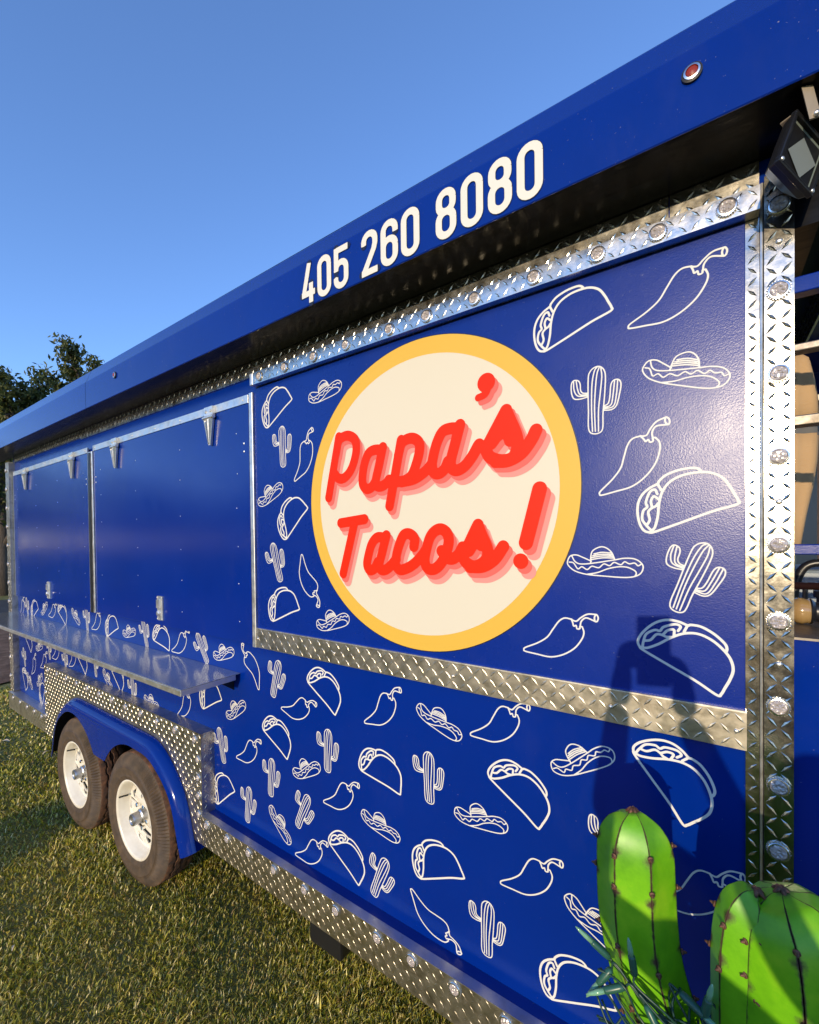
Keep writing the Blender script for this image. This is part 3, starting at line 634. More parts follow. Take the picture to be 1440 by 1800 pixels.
b.m = [1 if (i % 13) in (8, 9, 10, 11) else 0 for i in range(len(b.f))]
fender = b.build('fender', [M['blue_smooth'], M['under']], smooth=True, angle=50)
# face between the arches: top follows the lip, bottom two scallops
b = Part(); up = []; lo = []
ax1, ax2, az, ar = -2.21, -2.945, 0.305, 0.368
for k in range(61):
    x = -2.21-(k/60)*(2.945-2.21)
    zt = 0.700
    for i in range(len(AP)-1):
        (xa, za), (xb, zb) = AP[i], AP[i+1]
        if xb <= x <= xa: zt = za+(zb-za)*((x-xa)/(xb-xa) if xa != xb else 0)-0.040
    zs2 = []
    for c_ in (ax1, ax2):
        dx = x-c_
        if abs(dx) < ar: zs2.append(az+math.sqrt(ar*ar-dx*dx))
    zl = max(zs2) if zs2 else 0.52
    zl = max(zl, 0.520); zl = min(zl, zt-0.003)
    up.append((x, FO+0.0005, zt)); lo.append((x, FO+0.0005, zl))
n = len(up)
vs = up+lo+[(x, y+0.0035, z) for x, y, z in up]+[(x, y+0.0035, z) for x, y, z in lo]
b.add(vs, [(i, i+1, n+i+1, n+i) for i in range(n-1)] + [(2*n+i, 3*n+i, 3*n+i+1, 2*n+i+1) for i in range(n-1)] + [(n+i, n+i+1, 3*n+i+1, 3*n+i) for i in range(n-1)])
b.build('fender_face', M['blue_smooth'])

# --- wheels -------------------------------------------------------------------------------
def tyre_mesh():
    mb = MB(); N = 240; Wd = 0.185
    prof = []   # (radius, y from outer face, kind)
    side = [(0.176, 0.020), (0.180, 0.012), (0.190, 0.008), (0.205, 0.003), (0.208, 0.0045), (0.225, 0.0005), (0.245, 0.0), (0.248, 0.003), (0.262, 0.004), (0.276, 0.009), (0.290, 0.017), (0.301, 0.027)]
    tread = [(0.3045, 0.031), (0.308, 0.036), (0.3095, 0.056), (0.300, 0.0585), (0.300, 0.064), (0.311, 0.0665), (0.312, 0.084), (0.301, 0.0865), (0.301, 0.0985)]
    half = side+tread
    full = half+[(r, Wd-y) for r, y in reversed(half)]
    ns = len(side); n2 = len(full)
    rings = []
    for k in range(N):
        a = 2*math.pi*k/N; ca, sa = math.cos(a), math.sin(a); ring = []
        zig = 0.0032*(1 if (k//4) % 2 == 0 else -1)
        for i, (r, y) in enumerate(full):
            ii = i if i < len(half) else n2-1-i
            rr, yy = r, y
            if 8 <= ii <= 11:                       # shoulder ribs
                d = 0.0050 if (k % 2 == 0) else 0.0
                yy += d if i < len(half) else -d
                rr -= d*0.7
            if ns+2 <= ii <= ns+7: yy += zig if i < len(half) else -zig
            ring.append((rr*ca, yy, rr*sa))
        rings.append(ring)
    vs = [p for r in rings for p in r]; fs = []; ms = []
    for k in range(N):
        k2 = (k+1) % N
        for i in range(n2-1):
            mb_i = i if i < len(half) else n2-2-i
            fs.append((k*n2+i, k*n2+i+1, k2*n2+i+1, k2*n2+i)); ms.append(1 if ns <= mb_i else 0)
    mb.v = vs; mb.f = fs; mb.m = ms
    me = mb.mesh('tyre', [M['tyre'], M['tread_mud']], True)
    try: me.set_sharp_from_angle(angle=RAD(40))
    except Exception: pass
    return me
def rim_mesh():
    mb = MB()
    mb.lathe([(0.150, 0.060), (0.152, 0.046), (0.158, 0.038), (0.160, 0.024), (0.166, 0.017), (0.170, 0.006), (0.176, -0.001), (0.184, -0.002), (0.187, 0.004), (0.183, 0.010), (0.172, 0.022), (0.168, 0.05), (0.166, 0.16), (0.150, 0.16)], (0, 0, 0), 64)
    mb.f = [f for f in mb.f if len(f) == 4]; mb.m = [0]*len(mb.f)
    return mb.mesh('rim', M['rim'], True)
def disc_mesh():
    res = 0.0022; xs = np.arange(-0.160, 0.160, res); X, Y = np.meshgrid(xs, xs)
    R = np.hypot(X, Y); A = np.arctan2(Y, X)
    F = np.minimum(0.1535-R, R-0.036)
    nh = 8
    a = (A+math.pi/nh) % (2*math.pi/nh)-math.pi/nh
    # rounded triangles, point towards the hub
    u = R*np.cos(a); v = R*np.sin(a)
    tri = np.minimum(0.128-u, (u-0.086)*0.56-np.abs(v)*0.86)
    F = np.minimum(F, -(tri-0.0015))
    me = field_mesh('wheel_disc', F, xs, xs, M['rim'])
    co = np.zeros(len(me.vertices)*3); me.vertices.foreach_get('co', co); co = co.reshape(-1, 3)
    r = np.hypot(co[:, 0], co[:, 2])
    co[:, 1] = 0.050-0.016*np.clip((0.15-r)/0.05, 0, 1)+0.020*np.clip((0.10-r)/0.055, 0, 1)**1.5
    me.vertices.foreach_set('co', co.reshape(-1)); me.update()
    return me
TY, RM, DM = tyre_mesh(), rim_mesh(), disc_mesh()
hubm = MB(); hubm.lathe([(0.041, 0.058), (0.041, 0.046), (0.036, 0.043), (0.0335, 0.020), (0.0285, 0.015), (0.0285, -0.014), (0.0265, -0.018), (0.020, -0.019), (0.018, -0.016), (0.004, -0.016)], (0, 0, 0), 28)
HB = hubm.mesh('hub', M['hub'], True)
try: HB.set_sharp_from_angle(angle=RAD(35))
except Exception: pass
nut = MB(); nut.lathe([(0.0105, 0.056), (0.0105, 0.034), (0.008, 0.031), (0.002, 0.030)], (0, 0, 0), 6); NT = nut.mesh('nut', M['chrome'])
stem = MB(); stem.tube([(0, 0.035, 0), (-0.004, 0.012, 0.003), (-0.006, -0.004, 0.004)], 0.0042, 8); SM = stem.mesh('valve', M['black'])
for wx, ang in ((WX[0], 0.15), (WX[1], 0.5)):
    w = bpy.data.objects.new('wheel', None); w.empty_display_size = 0.05; link(w, TR); w.location = T3(wx, -0.094, WZ)
    w.rotation_euler = (0, ang, 0)
    share('tyre', TY, w); share('rim', RM, w, (0, 0.012, 0))
    dsk = share('wheel_disc', DM, w, (0, 0.012, 0)); so = dsk.modifiers.new('thick', 'SOLIDIFY'); so.thickness = 0.005; so.offset = 0
    share('hub_cap', HB, w, (0, 0.022, 0))
    for k in range(5):
        a = 2*math.pi*k/5; share('lug_nut', NT, w, (0.057*math.cos(a), 0.010, 0.057*math.sin(a)))
    share('valve_stem', SM, w, (0.148*math.cos(2.9), 0.012, 0.148*math.sin(2.9)))

# --- service panel with the logo -------------------------------------------------------------
PY = -0.006
b = Part(); b.box(-1.378, 0.0563, PY, 0.0, 1.2985, 2.186)
panel = b.build('service_panel', M['blue_panel'], bevel=0.001)
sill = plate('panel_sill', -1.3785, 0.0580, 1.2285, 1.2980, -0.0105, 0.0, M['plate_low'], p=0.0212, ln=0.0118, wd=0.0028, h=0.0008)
b = Part(); b.box(-1.3785, 0.0580, -0.0135, 0.0, 1.2982, 1.3012); b.build('sill_lip', M['trim'])
for x in (-1.37, -0.98, -0.55, -0.17, 0.043): share('rivet', rivet, sill, T3(x, -0.0107, 1.262))
b = Part(); b.box(-1.4005, -1.3795, -0.0135, 0.0, 1.2270, 2.172); b.build('panel_jamb', M['trim'], bevel=0.0015)

def disc(name, r, cx, cz, y, material, n=128):
    mb = Part(); mb.add([(cx+r*math.cos(2*math.pi*k/n), y, cz+r*math.sin(2*math.pi*k/n)) for k in range(n)], [tuple(range(n))])
    return mb.build(name, material, panel)
lx, lz = on_plane(-0.6575, 1.7427, PY)
kk = 1+PY
disc('logo_edge', 0.4285*kk+0.0022, lx, lz, PY-0.0006, M['outline'])
disc('logo_ring', 0.4285*kk, lx, lz, PY-0.0012, M['yellow'])
disc('logo_disc', 0.3835*kk, lx-0.001, lz-0.002, PY-0.0018, M['cream'])
def plane_pts(ss): return [[on_plane(p[0], p[1], PY) for p in s] for s in ss]
LW = 0.0308
def ball(cx, cz, r): return lambda X, Y: r-np.hypot(X-cx, Y-cz)
words = [('lettering_papas', plane_pts(LOGO['papas']), LW, None), ('lettering_tacos', plane_pts(LOGO['tacos']), LW, None)]
ap = plane_pts(LOGO['apos']); bg_ = plane_pts(LOGO['bang'])
for nm, ss, wdt, ex in words + [('lettering_apostrophe', ap[1:], 0.018, ball(*ap[0][0], 0.0235)), ('lettering_exclamation', bg_[:1], 0.0345, ball(*bg_[1][0], 0.0185))]:
    res = 0.0016
    me = strokes_mesh(nm, ss, wdt, M['red'], res, extra=ex, pad2=0.05)
    for name, mtl, ox, oz, yy in ((nm, M['red'], 0, 0, 0.0036), ('lettering_shadow', M['pink'], 0.0088, -0.0118, 0.0030), ('lettering_shadow', M['pale_pink'], 0.0182, -0.0240, 0.0024)):
        m2 = me if mtl is M['red'] else me.copy()
        if m2 is not me: m2.materials.clear(); m2.materials.append(mtl)
        share(name, m2, panel, T3(ox, PY-yy, oz))

# --- drawn tacos, cactuses, hats and peppers on the wrap ----------------------------------------
NOM = dict(taco=0.147, cactus=0.1375, sombrero=0.1475, chili=0.186)
WID = dict(taco=0.0048, cactus=0.0026, sombrero=0.0026, chili=0.0033)
NAME = dict(taco='taco_drawing', cactus='cactus_drawing', sombrero='sombrero_drawing', chili='pepper_drawing')
DEC = {}
for k, ss in TEMPLATES.items():
    sc = NOM[k]
    DEC[k] = strokes_mesh(NAME[k], [[(p[0]*sc, p[1]*sc) for p in s] for s in ss], WID[k], M['decal_white'], 0.0010)
for k, x, z, ang, L in DECALS:
    a = RAD(ang); mx, mz = x+math.cos(a)*L/2, z+math.sin(a)*L/2          # middle of the drawing stays, size is the print's own
    L2 = NOM[k] if abs(L-NOM[k]) > 0.0 else L
    if not -1.69 > mx and mz-abs(math.sin(a))*L/2 < 0.519 and mx < -0.9: mz = 0.519+abs(math.sin(a))*L/2
    on_panel = (-1.378 < mx < 0.056) and mz > 1.29
    y = PY-0.0007 if on_panel else -0.0009
    mx, mz = on_plane(mx, mz, y)
    share(NAME[k], DEC[k], panel if on_panel else wall, T3(mx-math.cos(a)*L2/2, y, mz-math.sin(a)*L2/2), rot=(0, -a, 0))

# --- hatch doors -----------------------------------------------------------------------------------
def strap_hinge():
    mb = MB()
    mb.box(-0.030, 0.030, -0.012, 0.0, -0.008, 0.030)
    mb.tube([(-0.036, -0.011, -0.012), (0.036, -0.011, -0.012)], 0.0075, 12)
    poly = [(-0.024, -0.018), (-0.006, -0.122), (0.006, -0.122), (0.024, -0.018)]
    mb.prism(poly[::-1], -0.0085, 0.0)
    for s in (-1, 1):
        mb.add([(s*0.024, -0.0085, -0.018), (s*0.019, -0.022, -0.022), (s*0.0045, -0.013, -0.116), (s*0.006, -0.0085, -0.122)], [(0, 1, 2, 3)])
    mb.add([(-0.019, -0.022, -0.022), (-0.010, -0.024, -0.024), (-0.003, -0.014, -0.112), (-0.0045, -0.013, -0.116)], [(0, 1, 2, 3)])
    mb.add([(0.019, -0.022, -0.022), (0.010, -0.024, -0.024), (0.003, -0.014, -0.112), (0.0045, -0.013, -0.116)], [(0, 1, 2, 3)])
    for s in (-1, 1): mb.lathe([(0.006, -0.012), (0.006, -0.014), (0.004, -0.0165), (0.001, -0.017)], (s*0.018, 0, 0.012), 10)
    return mb.mesh('strap_hinge', M['hinge'])
def latch_mesh():
    mb = MB(); mb.box(-0.034, 0.034, -0.006, 0.0, -0.056, 0.056); mb.box(-0.022, 0.022, -0.010, -0.004, -0.044, 0.044)
    mb.box(-0.015, 0.015, -0.0170, -0.009, 0.002, 0.040); mb.lathe([(0.013, -0.008), (0.013, -0.016), (0.010, -0.019), (0.002, -0.019)], (0, 0, -0.022), 16)
    for sx in (-1, 1):
        for sz in (-1, 1): mb.lathe([(0.004, -0.005), (0.004, -0.008), (0.001, -0.009)], (sx*0.028, 0, sz*0.049), 8)
    return mb.mesh('latch', M['hinge'])
HG, LT = strap_hinge(), latch_mesh()
DY = -0.014
def hatch(x0, x1, hinges, latch_x, seed):
    b = Part(); b.box(x0, x1, DY, 0.0, 1.2365, 2.1355)
    d = b.build('hatch_door', M['blue'], bevel=0.0015)
    for hx in hinges: share('strap_hinge', HG, d, T3(hx*0.985, DY-0.0035, 2.132))
    share('latch', LT, d, T3(latch_x*0.985, DY, 1.318), sc=(0.75, 1, 1))
    rng = random.Random(seed); rb = Part()
    for cx in np.linspace(x0+0.09, x1-0.08, 4):
        for cz in np.linspace(1.31, 2.03, 6):
            rb.lathe([(0.0021, DY), (0.0021, DY-0.0006), (0.0007, DY-0.0012)], (cx+rng.uniform(-.006, .006), 0, cz+rng.uniform(-.008, .008)), 8)
    for cz in (1.990-0.17, 1.960-0.17):
        for cx in (x0+0.03, x1-0.03): rb.lathe([(0.0042, DY), (0.0042, DY-0.001), (0.0015, DY-0.0022)], (cx, 0, cz+0.17), 8)
    o = rb.build('rivets', M['trim'], d); tag(o, kind='stuff')
    b = Part(); b.box(x0, x1, DY-0.003, DY+0.004, 2.1360, 2.1660)
    hr = b.build('hinge_strip', M['trim'])
    for k in range(7): share('rivet', rivet, hr, T3(x0+0.03+(x1-x0-0.06)*k/6, DY-0.0032, 2.151), sc=(0.8, 0.8, 0.8))
hatch(-4.300, -2.893, (-4.043, -3.156), -3.626, 1); hatch(-2.818, -1.402, (-2.556, -1.667), -2.118, 2)
b = Part(); b.box(-2.8885, -2.8225, -0.020, 0.0, 1.2320, 2.137); b.build('door_divider', M['trim'], bevel=0.002)
b = Part(); b.box(-2.8725, -2.8425, -0.024, -0.0195, 1.2330, 2.130); b.build('divider_gasket', M['black'])
b = Part(); b.box(-4.309, -4.3015, -0.016, 0.0, 1.232, 2.175); b.build('rear_jamb', M['trim'])

# --- serving shelf -------------------------------------------------------------------------------------
b = Part(); b.box(-4.345, -1.500, -0.232, -0.001, 1.1065, 1.1105); 
shelf = b.build('serving_shelf', M['stainless'], bevel=0.0008)
b = Part(); b.box(-4.345, -1.500, -0.2325, -0.2290, 1.0870, 1.1063); b.box(-1.5035, -1.4995, -0.2285, -0.020, 1.0870, 1.1062); b.build('shelf_lip', M['trim'], shelf, bevel=0.0008)
for x in (-1.545, -2.5, -3.45, -4.25):
    b = Part(); b.add([(x, -0.10, 1.106), (x, -0.001, 1.106), (x, -0.001, 1.035), (x+0.004, -0.10, 1.106), (x+0.004, -0.001, 1.106), (x+0.004, -0.001, 1.035)], [(0, 1, 2), (3, 5, 4), (0, 2, 5, 3), (1, 4, 5, 2)])
    b.box(x-0.012, x+0.016, -0.12, -0.001, 1.1020, 1.1062)
    b.build('shelf_bracket', M['black'], shelf)

# --- open end of the trailer beside the corner post -------------------------------------------------------
b = Part(); b.box(0.1228, 1.6, 0.004, 0.05, 0.51, 1.438); b.build('porch_half_wall', M['blue'])
b = Part(); b.box(0.1228, 1.6, 0.0, 0.30, 1.4385, 1.4425); b.build('porch_counter', M['strap'])
b = Part(); b.box(0.1228, 1.6, 0.05, 2.05, 0.385, 0.40); b.build('porch_floor', M['under'])
b = Part(); b.box(0.1228, 0.243, 0.0, 2.05, 2.288, 2.31); b.box(0.1228, 0.16, 0.02, 1.9, 2.16, 2.2875); b.build('porch_ceiling', M['soffit'])
b = Part(); b.box(0.2435, 0.2490, 0.0, 2.05, 2.205, 2.30); treads(b, 0.0, 2.05, 2.205, 2.30, 0.249, frame='yz'); treads(b, 0.0, 2.05, 2.205, 2.30, 0.2437, frame='yz', h=-0.0016)
b.build('ceiling_edge_trim', M['plate'])
for z0, z1, mt, nm in ((1.587, 1.605, 'blue_panel', 'blue_rail'), (1.811, 1.829, 'strap', 'metal_rail'), (1.940, 1.953, 'strap', 'metal_rail'), (2.040, 2.068, 'blue', 'blue_rail')):
    b = Part(); b.box(0.1230, 1.6, 0.003, 0.030, z0, z1); b.build(nm, M[mt], bevel=0.002)
b = Part(); b.box(0.1230, 1.6, 0.60, 0.626, 1.985, 2.004); b.build('metal_rail', M['strap'], bevel=0.002)
b = Part(); b.box(1.57, 1.61, 0.0, 0.04, 0.51, 2.286); b.build('porch_post', M['blue'])

M['tan_strap'] = mat('weathered_strap', (0.30, 0.25, 0.19), 0.55, 0.3)
# --- floodlight under the soffit, its bracket -----------------------------------------------------------------
fl = bpy.data.objects.new('floodlight', None); fl.empty_display_size = 0.05; link(fl, TR)
fl.matrix_local = Matrix.Translation(T3(0.1194, -0.0935, 2.2090)) @ Matrix(((0.5377, -0.7987, 0.27, 0), (0.7559, 0.5985, 0.2654, 0), (-0.3736, 0.0614, 0.9255, 0), (0, 0, 0, 1)))
mb = MB(); mb.rings([[(-a, y, -a), (a, y, -a), (a, y, a), (-a, y, a)] for y, a in ((0.0, 0.0425), (0.012, 0.040), (0.028, 0.026), (0.034, 0.020))]); mb.build('lamp_housing', M['black'], fl, bevel=0.003)
M['lampglass'] = mat('lamp_glass', (0.13, 0.155, 0.14), 0.12, spec=0.8); bump(M['lampglass'], noise(M['lampglass'], 22, 3), 0.3, 0.004)
M['reflector'] = mat('lamp_reflector', (0.34, 0.38, 0.36), 0.35, 0.5)
mb = MB(); g = 0.037; mb.add([(-g, -0.001, -g), (g, -0.001, -g), (g, -0.001, g), (-g, -0.001, g), (-0.016, 0.010, -0.012), (0.016, 0.010, -0.012), (0.016, 0.010, 0.012), (-0.016, 0.010, 0.012)], [(0, 1, 5, 4), (1, 2, 6, 5), (2, 3, 7, 6), (3, 0, 4, 7), (4, 5, 6, 7)])
mb.build('lamp_glass', M['lampglass'], fl)
mb = MB(); mb.add([(-0.030, -0.0022, -0.012), (0.010, -0.0022, -0.033), (0.033, -0.0022, 0.006), (-0.008, -0.0022, 0.024)], [(0, 1, 2, 3)]); mb.build('lamp_reflector', M['reflector'], fl)
mb = MB(); r0, r1 = 0.0375, 0.0440
for x0, x1, z0, z1 in ((-r1, r1, r0, r1), (-r1, r1, -r1, -r0), (-r1, -r0, -r0, r0), (r0, r1, -r0, r0)): mb.box(x0, x1, -0.0065, 0.002, z0, z1)
mb.build('lamp_rim', M['black'], fl, bevel=0.0015)
for sx, sz in ((-1, -1), (1, -1), (1, 1)): share('screw', rivet, fl, (sx*0.039, -0.0066, sz*0.039), sc=(0.8, 0.8, 0.8))
mb = MB(); mb.box(-0.040, 0.050, -0.004, 0.020, 0.0446, 0.0472); mb.build('lamp_bracket_side', M['tan_strap'], fl, bevel=0.0008)
b = Part(); b.add([(0.1155, -0.128, 2.2855), (0.1290, -0.122, 2.2855), (0.1400, -0.108, 2.246), (0.1265, -0.114, 2.243), (0.1155, -0.131, 2.2855), (0.1290, -0.125, 2.2855), (0.1400, -0.111, 2.246), (0.1265, -0.117, 2.243)], [(0, 1, 2, 3), (7, 6, 5, 4), (0, 3, 7, 4), (1, 5, 6, 2), (2, 6, 7, 3)])
b.build('lamp_bracket', M['tan_strap'])
share('bracket_bolt', rivet, TR, T3(0.1340, -0.1150, 2.2490), sc=(1.0, 1.4, 1.0))

# jack foot under the floor
b = Part(); b.box(-1.222, -1.06, 0.080, 0.24, 0.135, 0.384); b.build('underbody_box', M['black'], bevel=0.012)
b = Part(); b.tube([(0.9, 0.6, 0.0), (0.9, 0.6, 0.39)], 0.03, 12); b.box(0.8, 1.0, 0.5, 0.7, 0.0, 0.015); b.build('stabiliser_leg', M['under'])

# ---------------------------------------------------------------- sheet metal cactus in front of the wall
m = mat('green_painted_steel', (0.10, 0.46, 0.012), 0.46, spec=0.45); M['cactus'] = m
n_, l_, p_ = nodes(m)
c1 = n_.new('ShaderNodeMix'); c1.data_type = 'RGBA'
g0 = ramp(m, noise(m, 11, 7, 0.66), [(0.32, (0.075, 0.27, 0.002)), (0.52, (0.135, 0.39, 0.004)), (0.70, (0.24, 0.47, 0.012))])
at_ = n_.new('ShaderNodeAttribute'); at_.attribute_name = 'scorch'
ad = n_.new('ShaderNodeMath'); ad.operation = 'MULTIPLY_ADD'
l_.new(noise(m, 90, 6, 0.7), ad.inputs[0]); ad.inputs[1].default_value = 0.9; l_.new(at_.outputs['Fac'], ad.inputs[2])
fac = maprange(m, ad.outputs[0], 0.85, 1.25, 0, 1)
l_.new(fac, c1.inputs['Factor']); l_.new(g0, c1.inputs[6]); c1.inputs[7].default_value = (0.045, 0.022, 0.012, 1)
l_.new(c1.outputs[2], p_.inputs['Base Color'])
l_.new(maprange(m, fac, 0, 1, 0.40, 0.75), p_.inputs['Roughness'])
bump(m, noise(m, 60, 4), 0.10, 0.002)
M['rust'] = mat('rusty_steel', (0.10, 0.045, 0.025), 0.6, 0.4); vary(M['rust'], (0.035, 0.016, 0.012), (0.22, 0.10, 0.055), 160, 6)
M['core'] = mat('blackened_steel', (0.012, 0.010, 0.008), 0.7)

CA = empty('metal_cactus', (0.075, -0.27, 0))
tag(CA, 'bright green riveted sheet metal cactus standing by the blue trailer wall', 'cactus sculpture')
def off(p): return (p[0]-0.075, p[1]+0.27, p[2])

def cactus_limb(path, rad, npan, phase, spikes, squash=0.80, bulge=-0.025, gap=0.014, wide={}):
    """folded panels round a limb, one open seam between two panels, spikes along the seams"""
    P = [Vector(p) for p in catmull(path, 7)]
    R = [float(x[0]) for x in catmull([(r,) for r in rad], 7)]
    frames = []; up = Vector((0, -1, 0))
    for i, p in enumerate(P):
        t = (P[min(i+1, len(P)-1)]-P[max(i-1, 0)]).normalized()
        u = (up-t*up.dot(t)).normalized(); frames.append((p, t, u, t.cross(u)))
    def pt(i, a, k=1.0):
        p, t, u, s = frames[i]; r = R[i]*k
        return p+u*(math.cos(a)*r*squash)+s*(math.sin(a)*r)
    core = MB(); core.rings([[off(pt(i, 2*math.pi*k/14, 0.78)) for k in range(14)] for i in range(len(P))], 0, True, True)
    core.build('seam_lining', M['core'], CA, smooth=True)
    rng = random.Random(int(phase*100)+npan)
    sw = [rng.uniform(0.8, 1.2) for _ in range(npan)]; tot = sum(sw); acc = 0; seams = []
    for w in sw:
        seams.append(phase+2*math.pi*acc/tot); acc += w
    seams.append(phase+2*math.pi)
    sp_idx = [min(range(len(P)), key=lambda i: abs(i/(len(P)-1)-f)) for f in spikes]
    for j in range(npan):
        a0, a1 = seams[j], seams[j+1]; nc = 7
        vs = []; sc = []
        for i in range(len(P)):
            for k in range(nc):
                w_ = math.exp(-((i/(len(P)-1)-0.30)/0.12)**2)
                g0_ = gap+wide.get(j, 0.0)*w_; g1_ = gap+wide.get((j+1) % npan, 0.0)*w_
                f = (0.0, 0.035, 0.25, 0.5, 0.75, 0.965, 1.0)[k]
                q = pt(i, a0+g0_).lerp(pt(i, a1-g1_), f)      # a flat sheet between two folds, barely crowned
                q = q+(q-P[i])*(bulge*math.sin(math.pi*f)); vs.append(off(q))
                edge = 0.80 if k in (0, nc-1) else (0.42 if k in (1, nc-2) else 0.0)
                ds = min([(q-pt(ii, s_)).length for ii in sp_idx for s_ in (a0, a1)]+[9])
                dt = (q-P[0]).length
                sc.append(min(1.0, max(edge, 1.0-ds/0.018 if ds < 0.018 else 0, 0.95-dt/0.024 if dt < 0.024 else 0)))
        fs = [(i*nc+k, i*nc+k+1, (i+1)*nc+k+1, (i+1)*nc+k) for i in range(len(P)-1) for k in range(nc-1)]
        mb = MB(); mb.add(vs, fs)
        o = mb.build('panel', M['cactus'], CA, smooth=True)
        at = o.data.attributes.new('scorch', 'FLOAT', 'POINT'); at.data.foreach_set('value', sc)
        so = o.modifiers.new('sheet', 'SOLIDIFY'); so.thickness = 0.0016; so.offset = -1
        for n_i, ii in enumerate(sp_idx):
            if (n_i+j) % 2 == 0 or True:
                jit = rng.randint(-2, 2); ii2 = max(1, min(len(P)-1, ii+jit))
                q = pt(ii2, a0, 1.02); p, t, u, s = frames[ii2]
                nrm = (u*math.cos(a0)/squash+s*math.sin(a0)).normalized()
                so_ = share('spike', SPIKE, CA, off(q), sc=(0.8, 0.8, 0.8)); so_.rotation_euler = nrm.to_track_quat('Z', 'Y').to_euler()
    kn = MB()                                               # welded knot where the panels meet
    for q in range(5):
        aa = q*1.26+phase; kn.tube([off(P[0]+Vector((math.cos(aa)*0.010, math.sin(aa)*0.008, -0.004))), off(P[0]+Vector((math.cos(aa)*0.003, math.sin(aa)*0.003, 0.002))), off(P[0]+Vector((-math.cos(aa)*0.002, 0, 0.004)))], [0.0022, 0.0034, 0.0012], 7)
    kn.build('weld_knot', M['rust'], CA, smooth=True)
    return P
sp = MB(); sp.lathe([(0.0048, -0.001), (0.0052, 0.0010), (0.0042, 0.0022), (0.0030, 0.0018), (0.0026, 0.0042), (0.0014, 0.0075), (0.0004, 0.0085)], (0, 0, 0), 12, axis='z')
SPIKE = sp.mesh('spike', M['rust'], True)
# left arm: hangs over from the trunk, thumb-like
cactus_limb([(-0.0955, -0.262, 1.198), (-0.0945, -0.263, 1.193), (-0.0940, -0.264, 1.180), (-0.0935, -0.265, 1.150), (-0.093, -0.266, 1.10), (-0.0905, -0.267, 1.04), (-0.083, -0.268, 0.985), (-0.068, -0.268, 0.93), (-0.042, -0.269, 0.87), (0.0, -0.27, 0.815), (0.06, -0.27, 0.78)],
            [0.003, 0.020, 0.038, 0.0520, 0.0545, 0.0550, 0.0540, 0.054, 0.054, 0.054, 0.054], 6, 0.42, (0.30, 0.42, 0.56, 0.72))
# trunk: the seams either side of the front fold gape
WIDE_R = 1
cactus_limb([(0.078, -0.272, 1.160), (0.079, -0.272, 1.155), (0.082, -0.272, 1.145), (0.089, -0.272, 1.115), (0.094, -0.27, 1.05), (0.095, -0.27, 0.95), (0.094, -0.27, 0.80), (0.090, -0.27, 0.5), (0.085, -0.27, 0.2), (0.080, -0.27, 0.0)],
            [0.004, 0.024, 0.045, 0.062, 0.0690, 0.0710, 0.073, 0.076, 0.080, 0.085], 7, 0.02, (0.34, 0.44, 0.54, 0.66, 0.80), squash=0.95, bulge=0.02, gap=0.014, wide={WIDE_R: 0.06})
# lobe leaning on the trunk's left side, a gaping seam between the two
cactus_limb([(0.052, -0.282, 1.153), (0.050, -0.282, 1.151), (0.046, -0.282, 1.144), (0.040, -0.282, 1.118), (0.036, -0.281, 1.06), (0.036, -0.280, 0.95), (0.038, -0.278, 0.80), (0.045, -0.275, 0.5), (0.055, -0.272, 0.2), (0.06, -0.27, 0.0)],
            [0.003, 0.010, 0.020, 0.0300, 0.0345, 0.0350, 0.036, 0.038, 0.040, 0.042], 5, 0.75, (0.34, 0.45, 0.56, 0.70), squash=1.0, bulge=0.0, gap=0.02)
# right arm, outside the picture
cactus_limb([(0.27, -0.27, 1.02), (0.27, -0.27, 1.015), (0.27, -0.27, 1.00), (0.268, -0.27, 0.96), (0.265, -0.27, 0.88), (0.25, -0.27, 0.78), (0.20, -0.27, 0.70), (0.12, -0.27, 0.66)],
            [0.004, 0.016, 0.032, 0.043, 0.047, 0.048, 0.05, 0.05], 7, 0.3, (0.2, 0.4, 0.6))
mb = MB(); mb.box(-0.16, 0.16, -0.13, 0.13, 0.0, 0.012); mb.build('base_plate', M['core'], CA, bevel=0.003)

# ---------------------------------------------------------------- green string lights wound round the cactus
SLT = empty('string_lights', (0.0, -0.30, 0.90))
tag(SLT, 'dark green mini string lights bundled between the cactus arm and trunk', 'string lights')
m = mat('green_wire', (0.012, 0.045, 0.030), 0.4); M['wire'] = m
m = mat('green_socket', (0.020, 0.085, 0.055), 0.35); M['socket'] = m
m = mat('clear_green_bulb', (0.16, 0.34, 0.20), 0.12, spec=0.6); M['minibulb'] = m
def so_(p): return (p[0], p[1]+0.30, p[2]-0.90)
rng = random.Random(11)
def wire(path, r=0.0016):
    mb = MB(); mb.tube([so_(p) for p in catmull(path, 6)], r, 6); return mb.build('wire', M['wire'], SLT, smooth=True)
for k in range(11):     # loops round arm and trunk, bunched in the gap
    z = 0.985-k*0.014+rng.uniform(-.008, .008); pts = []
    for i in range(9):
        t = i/8; x = -0.135+t*0.155+rng.uniform(-.004, .004)
        y = -0.315-0.016*math.sin(math.pi*t)-rng.uniform(0, .016)
        zz = z-0.05*t+0.012*math.sin(i*1.3+k)+rng.uniform(-.007, .007)
        pts.append((x, y, zz))
    wire(pts)
for k in range(9):      # tangle in the gap
    c = Vector((-0.012+rng.uniform(-.02, .02), -0.315+rng.uniform(-.02, .02), 0.945+rng.uniform(-.03, .03))); r = rng.uniform(0.016, 0.034)
    a0 = rng.uniform(0, 6.28); ax = Vector((rng.uniform(-1, 1), rng.uniform(-1, 1), rng.uniform(-1, 1))).normalized(); e1 = ax.orthogonal().normalized(); e2 = ax.cross(e1)
    wire([c+(e1*math.cos(a0+i*0.75)+e2*math.sin(a0+i*0.75))*r*(1+0.1*i/8) for i in range(8)])
